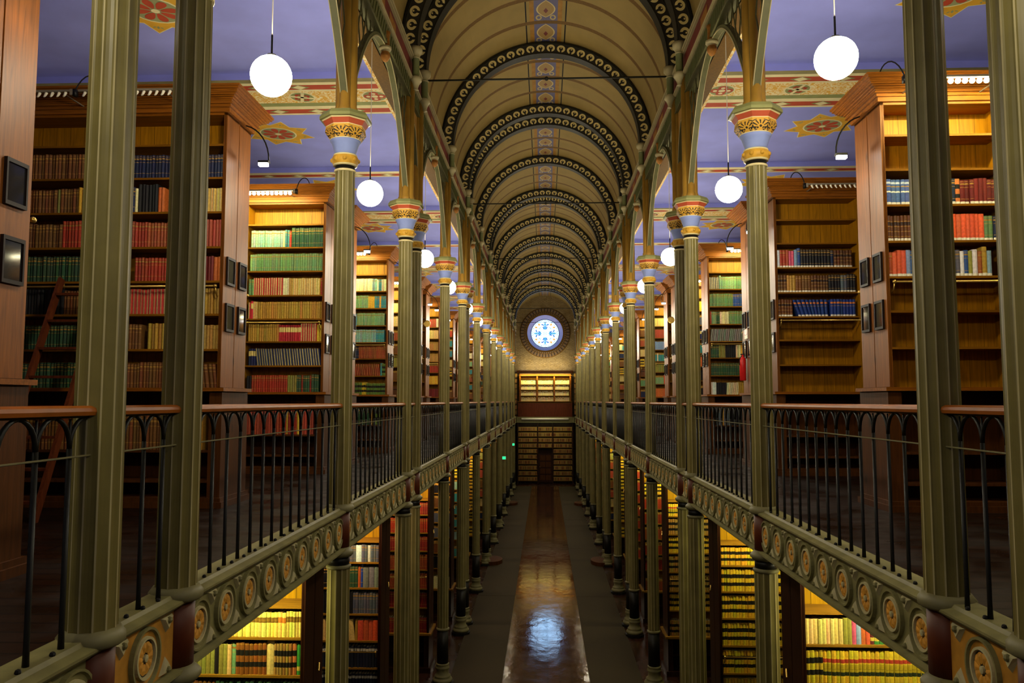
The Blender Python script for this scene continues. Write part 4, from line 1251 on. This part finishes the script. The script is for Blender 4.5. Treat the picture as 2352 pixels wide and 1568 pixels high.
for sx, side in SIDES:
    for ci, y in enumerate(UPY):
        if ci in (0, 3, 6, 9): continue
        spec = ROWS.get(('u', sx, ci))
        rnd = random.Random(ci*7+sx)
        if spec is None: spec = [''] + ['%s%d' % (rnd.choice(GENERIC), rnd.randint(4, 9)) + ' %s6' % rnd.choice(GENERIC) for _ in range(7)]
        wd = {1: 2.36 if sx < 0 else 1.17, 2: 1.17}.get(ci, .95 if ci < 8 else .7)
        for ri, sp in enumerate(spec):
            if sp: fill('u', sx, ci, y, ri, USH[ri], sp, wd, .31 if ri else .27, sticker=(sx > 0 and ci in (1, 2)))
        if ('ub', sx, ci) in ROWS: fill('u', sx, ci, y, 8, -.49, ROWS[('ub', sx, ci)].replace('gap', 'gap'), wd, .42)
        elif sx > 0 and ci == 4: fill('u', sx, ci, y, 8, -.49, 'gap3 slate3^ yellow1^ slate4^ black3^', .8, .42)
        elif sx < 0 and ci == 4: fill('u', sx, ci, y, 8, -.49, 'gap3 gk4^ gap1 ochre1^ dgreen5^', .8, .42)
    for ci, y in enumerate(LOY):
        if ci == 0 or ci > 9: continue
        spec = ROWS.get(('l', sx, ci))
        g = LGEN.get((sx, ci))
        if spec is None: spec = [''] + ['%s8' % (g[i % 8] if g else random.Random(ci+i).choice(GENERIC)) for i in range(7)]
        wd = {1: 1.43}.get(ci, .94 if ci < 7 else .6)
        for ri, sp in enumerate(spec):
            if sp: fill('l', sx, ci, y, ri, LSH[ri] if ri else LSH[0], sp, wd, .36 if ri > 1 else .29)
for bk in ALLB:
    p0 = pix(bk['x'], bk['y'], bk['z']); p1 = pix(bk['x']+bk['w'], bk['y'], bk['z']+bk['h'])
    a = abs(p1[0]-p0[0])*abs(p1[1]-p0[1])
    mx, my = (p0[0]+p1[0])/2, (p0[1]+p1[1])/2
    if not (0 < mx < 2352 and 0 < my < 1568): a = 0
    elif not clear2d(bk['x']+bk['w']/2, bk['y'], bk['floor']): a = 0
    elif bk['floor'] == 'l':                              # the girder hides what lies above its lower edge
        t_ = (W-.0)/abs(bk['x']-CAM.x)
        zz = (bk['z']+bk['h']*.6)*t_
        if zz > -1.47: a = 0
    bk['a'] = a
order = sorted(range(len(ALLB)), key=lambda i: -ALLB[i]['a'])
solo = set(order[:300])
rest = MB()
ROWN = ['top', 'second', 'third', 'fourth', 'fifth', 'sixth', 'seventh', 'ledge', 'base']
for i, bk in enumerate(ALLB):
    rnd = random.Random(bk['seed'])
    near = bk['y'] < 17
    if i in solo:
        b = MB(); c = (bk['x']+bk['w']/2, bk['y']+bk['d']/2, bk['z'])
        book_geo(b, bk['x'], bk['y'], bk['z'], bk['w'], bk['d'], bk['h'], bk['col'], bk['style'], bk['lean'], bk['st'], True, rnd)
        o = b.build('book', 'book_cover', None, c)
        nm = NAMES[bk['code']]
        side = 'left' if bk['sx'] < 0 else 'right'
        shelf = '%s shelf' % ROWN[bk['ri']]
        tag(o, '%s book, %s from nave end, %s, %s %s bookcase %s' % (nm, ordinal(bk['k']), shelf, ordinal(bk['ci']), side, 'upstairs' if bk['floor'] == 'u' else 'downstairs'), 'book',
            'books on the %s of the %s %s bookcase %s' % (shelf, ordinal(bk['ci']), side, 'upstairs' if bk['floor'] == 'u' else 'downstairs'))
    else:
        book_geo(rest, bk['x'], bk['y'], bk['z'], bk['w'], bk['d'], bk['h'], bk['col'], bk['style'], bk['lean'], bk['st'], near, rnd)
# ------------------------------------------------------------------ far end: cross gallery, end bookcases, door
b = MB(); b.box(-XW, XW, 53.0, YEND, -1.42, GF); tag(b.build('gallery_floor', 'gallery_boards'), kind='structure')
b = MB(); b.box(-1.95, 1.95, 52.9, 53.0, -1.42, -1.10); b.box(-1.97, 1.97, 52.87, 53.0, -1.44, -1.40); b.box(-1.97, 1.97, 52.87, 53.0, -1.10, -1.06)
tag(b.build('end_girder', 'girder_green'), 'plain olive girder carrying the gallery across the far end', 'girder')
b = MB(); b.tube([(-1.6, 52.8, -1.2), (1.55, 52.8, -1.2)], .075, 16)
for x in (-1.6, 1.52): b.box(x, x+.05, 52.8, 52.9, -1.24, -1.16)
tag(b.build('rolled_screen', 'paper_white', None, (0, 52.8, -1.2), True), 'long white roller tube along the girder of the far gallery', 'roller')
r = thing('end_bookcase', 'wide lit bookcase with three bays of pale books below the rose window', 'bookcase', (0, 53.6, GF))
og = (0, 53.6, GF)
b = MB(); b.box(-1.87, 1.83, 53.5, 53.56, GF, -.12); b.build('front_panel', 'panel_brown', r, og)
b = MB(); b.box(-1.9, 1.86, 53.42, 53.9, -.05, .0); b.box(-1.9, 1.86, 53.46, 53.9, -.13, -.1); b.build('ledge', 'pine_shelf', r, og)
for x in (-1.77, -.60, .56, 1.66): b = MB(); b.box(x, x+.1, 53.5, 53.9, 0, 1.75); b.build('upright', 'cornice_wood', r, og)
b = MB(); b.box(-1.77, 1.76, 53.86, 53.9, 0, 1.95); b.build('back_panel', 'pine', r, og)
for z in (.38, .78, 1.14, 1.52): b = MB(); b.box(-1.76, 1.75, 53.52, 53.9, z-.03, z); b.build('shelf', 'pine_shelf', r, og)
b = MB(); b.box(-1.8, 1.8, 53.46, 53.9, 1.72, 1.76); b.box(-1.95, 1.9, 53.3, 53.95, 1.93, 2.08); b.box(-1.9, 1.86, 53.36, 53.95, 1.88, 1.93); b.build('cornice', 'cornice_wood', r, og)
area_light('strip_glow', (0, 53.32, 1.86), (3.4, .04), 150, LEDC, (.5, 0, 0))
area_light('strip_glow', (0, 53.55, 2.12), (3.2, .05), 70, (1.0, .84, .5), (PI-.35, 0, 0))
area_light('strip_glow', (0, 52.6, -1.47), (3.2, .05), 7, (.92, 1.0, .5), (.25, 0, 0))
b = MB(); b.box(-1.75, 1.7, 53.30, 53.34, 1.865, 1.88); tag(b.build('strip_light', 'white_plastic', None, (0, 53.32, 1.87)), 'strip light over the far end bookcase below the rose window', 'light')
rnd = random.Random(3)
for zi, z in enumerate((.0, .38, .78, 1.14)):
    for x0, x1 in ((-1.66, -.62), (-.49, .54), (.67, 1.64)):
        x = x0
        while x < x1-.04:
            wd = rnd.uniform(.032, .05)
            book_geo(rest, x, 53.56, z+.001, wd, .2, .30 if z else .28, lin('e0c890'), rnd.choice(['brownband', 'plain', 'gilt', 'gilt']), 0, False, False, rnd); x += wd*1.02
# lower end wall of shelves
r = thing('end_bookcase', 'dark full-height bookcase wall with a central door at the far ground floor', 'bookcase', (0, 53.3, -5.5))
og = (0, 53.3, -5.5)
b = MB(); b.box(-1.95, 1.95, 53.6, 53.64, -5.5, -1.42); b.build('back_panel', 'low_wood', r, og)
for x in (-1.9, -.56, .46, 1.8): b = MB(); b.box(x, x+.08, 53.2, 53.6, -5.5, -1.42); b.build('upright', 'low_wood', r, og)
zs = [-1.98+.0-.37*k for k in range(10)]
for k, z in enumerate(zs):
    for x0, x1 in ((-1.84, -.55), (.52, 1.82)) if k > 3 else ((-1.84, 1.82),):
        b = MB(); b.box(x0, x1, 53.2, 53.6, z-.035, z); b.build('shelf', 'low_shelf', r, og)
        x = x0+.02
        while x < x1-.05:
            wd = rnd.uniform(.035, .055)
            book_geo(rest, x, 53.26, z+.001, wd, .2, .24, lin(rnd.choice(['8a6a3c', '7a5028', '9a7a3c', '6a3c20'])), 'gilt', 0, False, False, rnd); x += wd*1.02
b = MB(); b.box(-.47, .46, 53.3, 53.36, -5.45, -3.55)
for k in range(4): b.box(-.36, -.02, 53.28, 53.3, -5.3+k*.44, -5.3+k*.44+.34, 1); b.box(.03, .36, 53.28, 53.3, -5.3+k*.44, -5.3+k*.44+.34, 1)
dr = b.build('door', ['low_wood', 'base_wood'], r, og)
b = MB(); b.ball((-.38, 53.25, -4.4), .03, 8); b.build('door_knob', 'brass', dr, og)
for sx in (-1, 1):                                        # glimpses of more shelves beside the end case
    for k in range(8):
        z = -.9+k*.36; x = 1.98
        while x < 2.6:
            wd = .045; book_geo(rest, sx*x, 53.7, z, wd, .2, .26, lin('a87a40'), 'gilt', 0, False, False, rnd); x += .047
tag(rest.build('shelved_books', 'book_cover', None, (0, 0, 0)), 'all the remaining bound books filling the more distant shelves of the library', 'books', None, 'stuff')

# ------------------------------------------------------------------ ladder, discs, extinguisher, exit signs, steps, slips of paper
org = (-4.72, 7.0, GF)
r = thing('library_ladder', 'reddish wooden ladder leaning on the shelves of the second left gallery bookcase', 'ladder', org)
for x in (-4.96, -4.50):
    b = MB(); b.bar((x, 6.75, GF), (x, 7.72, 1.24), .035, .07); b.build('rail', 'ladder_wood', r, org)
for k in range(8):
    f = (k+.6)/8.2; y, z = 6.75+.97*f, GF+2.3*f
    b = MB(); b.box(-4.95, -4.51, y-.04, y+.04, z-.012, z+.012); b.build('rung', 'ladder_wood', r, org)
for x in (-4.96, -4.50):
    b = MB(); b.tube([(x, 7.66, 1.08), (x, 7.70, 1.2), (x, 7.75, 1.2), (x, 7.765, 1.15)], .012, 6); b.build('hook', 'brass', r, org)
def disc_on_arm(x, y, z, toward, label, mat='brass'):
    o_ = (x, y, z)
    r = thing('brass_disc', label, 'disc', o_)
    b = MB()
    v = []; n = 24
    for yy, rr in ((-.02, .07), (-.03, .085), (.0, .09), (.02, .06)):
        for k in range(n): v.append((x+rr*math.cos(2*PI*k/n), y+yy, z+rr*math.sin(2*PI*k/n)))
    f = [(j*n+k, j*n+(k+1) % n, (j+1)*n+(k+1) % n, (j+1)*n+k) for j in range(3) for k in range(n)] + [tuple(range(n)), tuple(range(3*n, 4*n))]
    b.idx(v, f); b.build('disc', mat, r, o_, False)
    b = MB(); b.tube([(x, y+.01, z), (toward, y+.06, z)], .006, 6); b.build('arm', 'brass', r, o_)
disc_on_arm(3.19, 20.1, 2.07, 3.32, 'round yellow brass disc on a short arm at a right gallery bookcase end')
disc_on_arm(-3.08, 20.1, 2.0, -3.32, 'round brass disc on a short arm at a left gallery bookcase end')
disc_on_arm(-2.02, 20.15, -2.70, -2.42, 'round dark brass disc on a long arm below the left gallery')
disc_on_arm(3.25, 39.5, 2.15, 3.34, 'small distant brass disc far down the right gallery')
org = (3.255, 13.2, .34)
r = thing('fire_extinguisher', 'red fire extinguisher hung on a bookcase end in the right gallery', 'fire extinguisher', org)
b = MB(); b.lathe([(.045, .34), (.052, .35), (.052, .68), (.04, .72), (.018, .74), (.018, .77)], 18, 3.255, 13.2); b.build('cylinder', 'extinguisher_red', r, org, True)
b = MB(); b.box(3.22, 3.29, 13.185, 13.215, .765, .785); b.tube([(3.255, 13.2, .76), (3.21, 13.19, .72), (3.20, 13.19, .6)], .01, 6); b.build('handle', 'cable_black', r, org)
b = MB(); b.box(3.303, 3.318, 13.05, 13.25, 1.03, 1.2, 0); b.box(3.300, 3.304, 13.06, 13.24, 1.10, 1.19, 1)
tag(b.build('safety_sign', ['paper_white', 'extinguisher_red'], None, (3.31, 13.15, 1.1)), 'small red and white sign above the fire extinguisher', 'sign')
for k, (x, y, z, w_) in enumerate(((-2.03, 38.0, -2.72, 'nearer'), (-2.03, 49.0, -2.68, 'farther'))):
    r = thing('exit_sign', 'small glowing green exit sign beside the left columns, the %s of the two' % w_, 'sign', (x, y, z))
    b = MB(); b.box(x-.12, x+.12, y-.03, y+.02, z-.08, z+.08); b.build('housing', 'white_plastic', r, (x, y, z))
    b = MB(); b.box(x-.105, x+.105, y-.035, y-.03, z-.068, z+.068); b.build('sign_face', 'exit_green', r, (x, y, z))
for sx, side in SIDES:
    for y, w_ in ((27.2, 'nearer'), (42.3, 'farther')):
        b = MB()
        pts = [(sx*2.35, y-.55), (sx*1.85, y-.55)] + [(sx*(1.85-.35*math.sin(a)), y-.55*math.cos(a)) for a in [PI*k/10 for k in range(1, 10)]] + [(sx*1.85, y+.55), (sx*2.35, y+.55)]
        if sx > 0: pts = pts[::-1]
        n = len(pts)
        b.idx([(p[0], p[1], -5.5) for p in pts] + [(p[0], p[1], -5.36) for p in pts], [tuple(range(n)), tuple(range(2*n-1, n-1, -1))] + [(k, n+k, n+(k+1) % n, (k+1) % n) for k in range(n)])
        tag(b.build('wooden_step', 'base_wood', None, (sx*1.9, y, -5.5)), 'low round-nosed wooden step at the coupled columns, %s one on the %s' % (w_, side), 'step')
# green page markers standing out of the brown volumes
for k in range(5):
    x = -2.42-.62-.075*k; h = -2.70+.31
    b = MB(); b.box(x-.012, x+.012, 7.93, 7.932, h, h+.05)
    tag(b.build('page_marker', 'green_tabs', None, (x, 7.93, h)), 'green paper page marker sticking out of a brown volume in the lower left bookcase', 'page marker', 'green page markers')
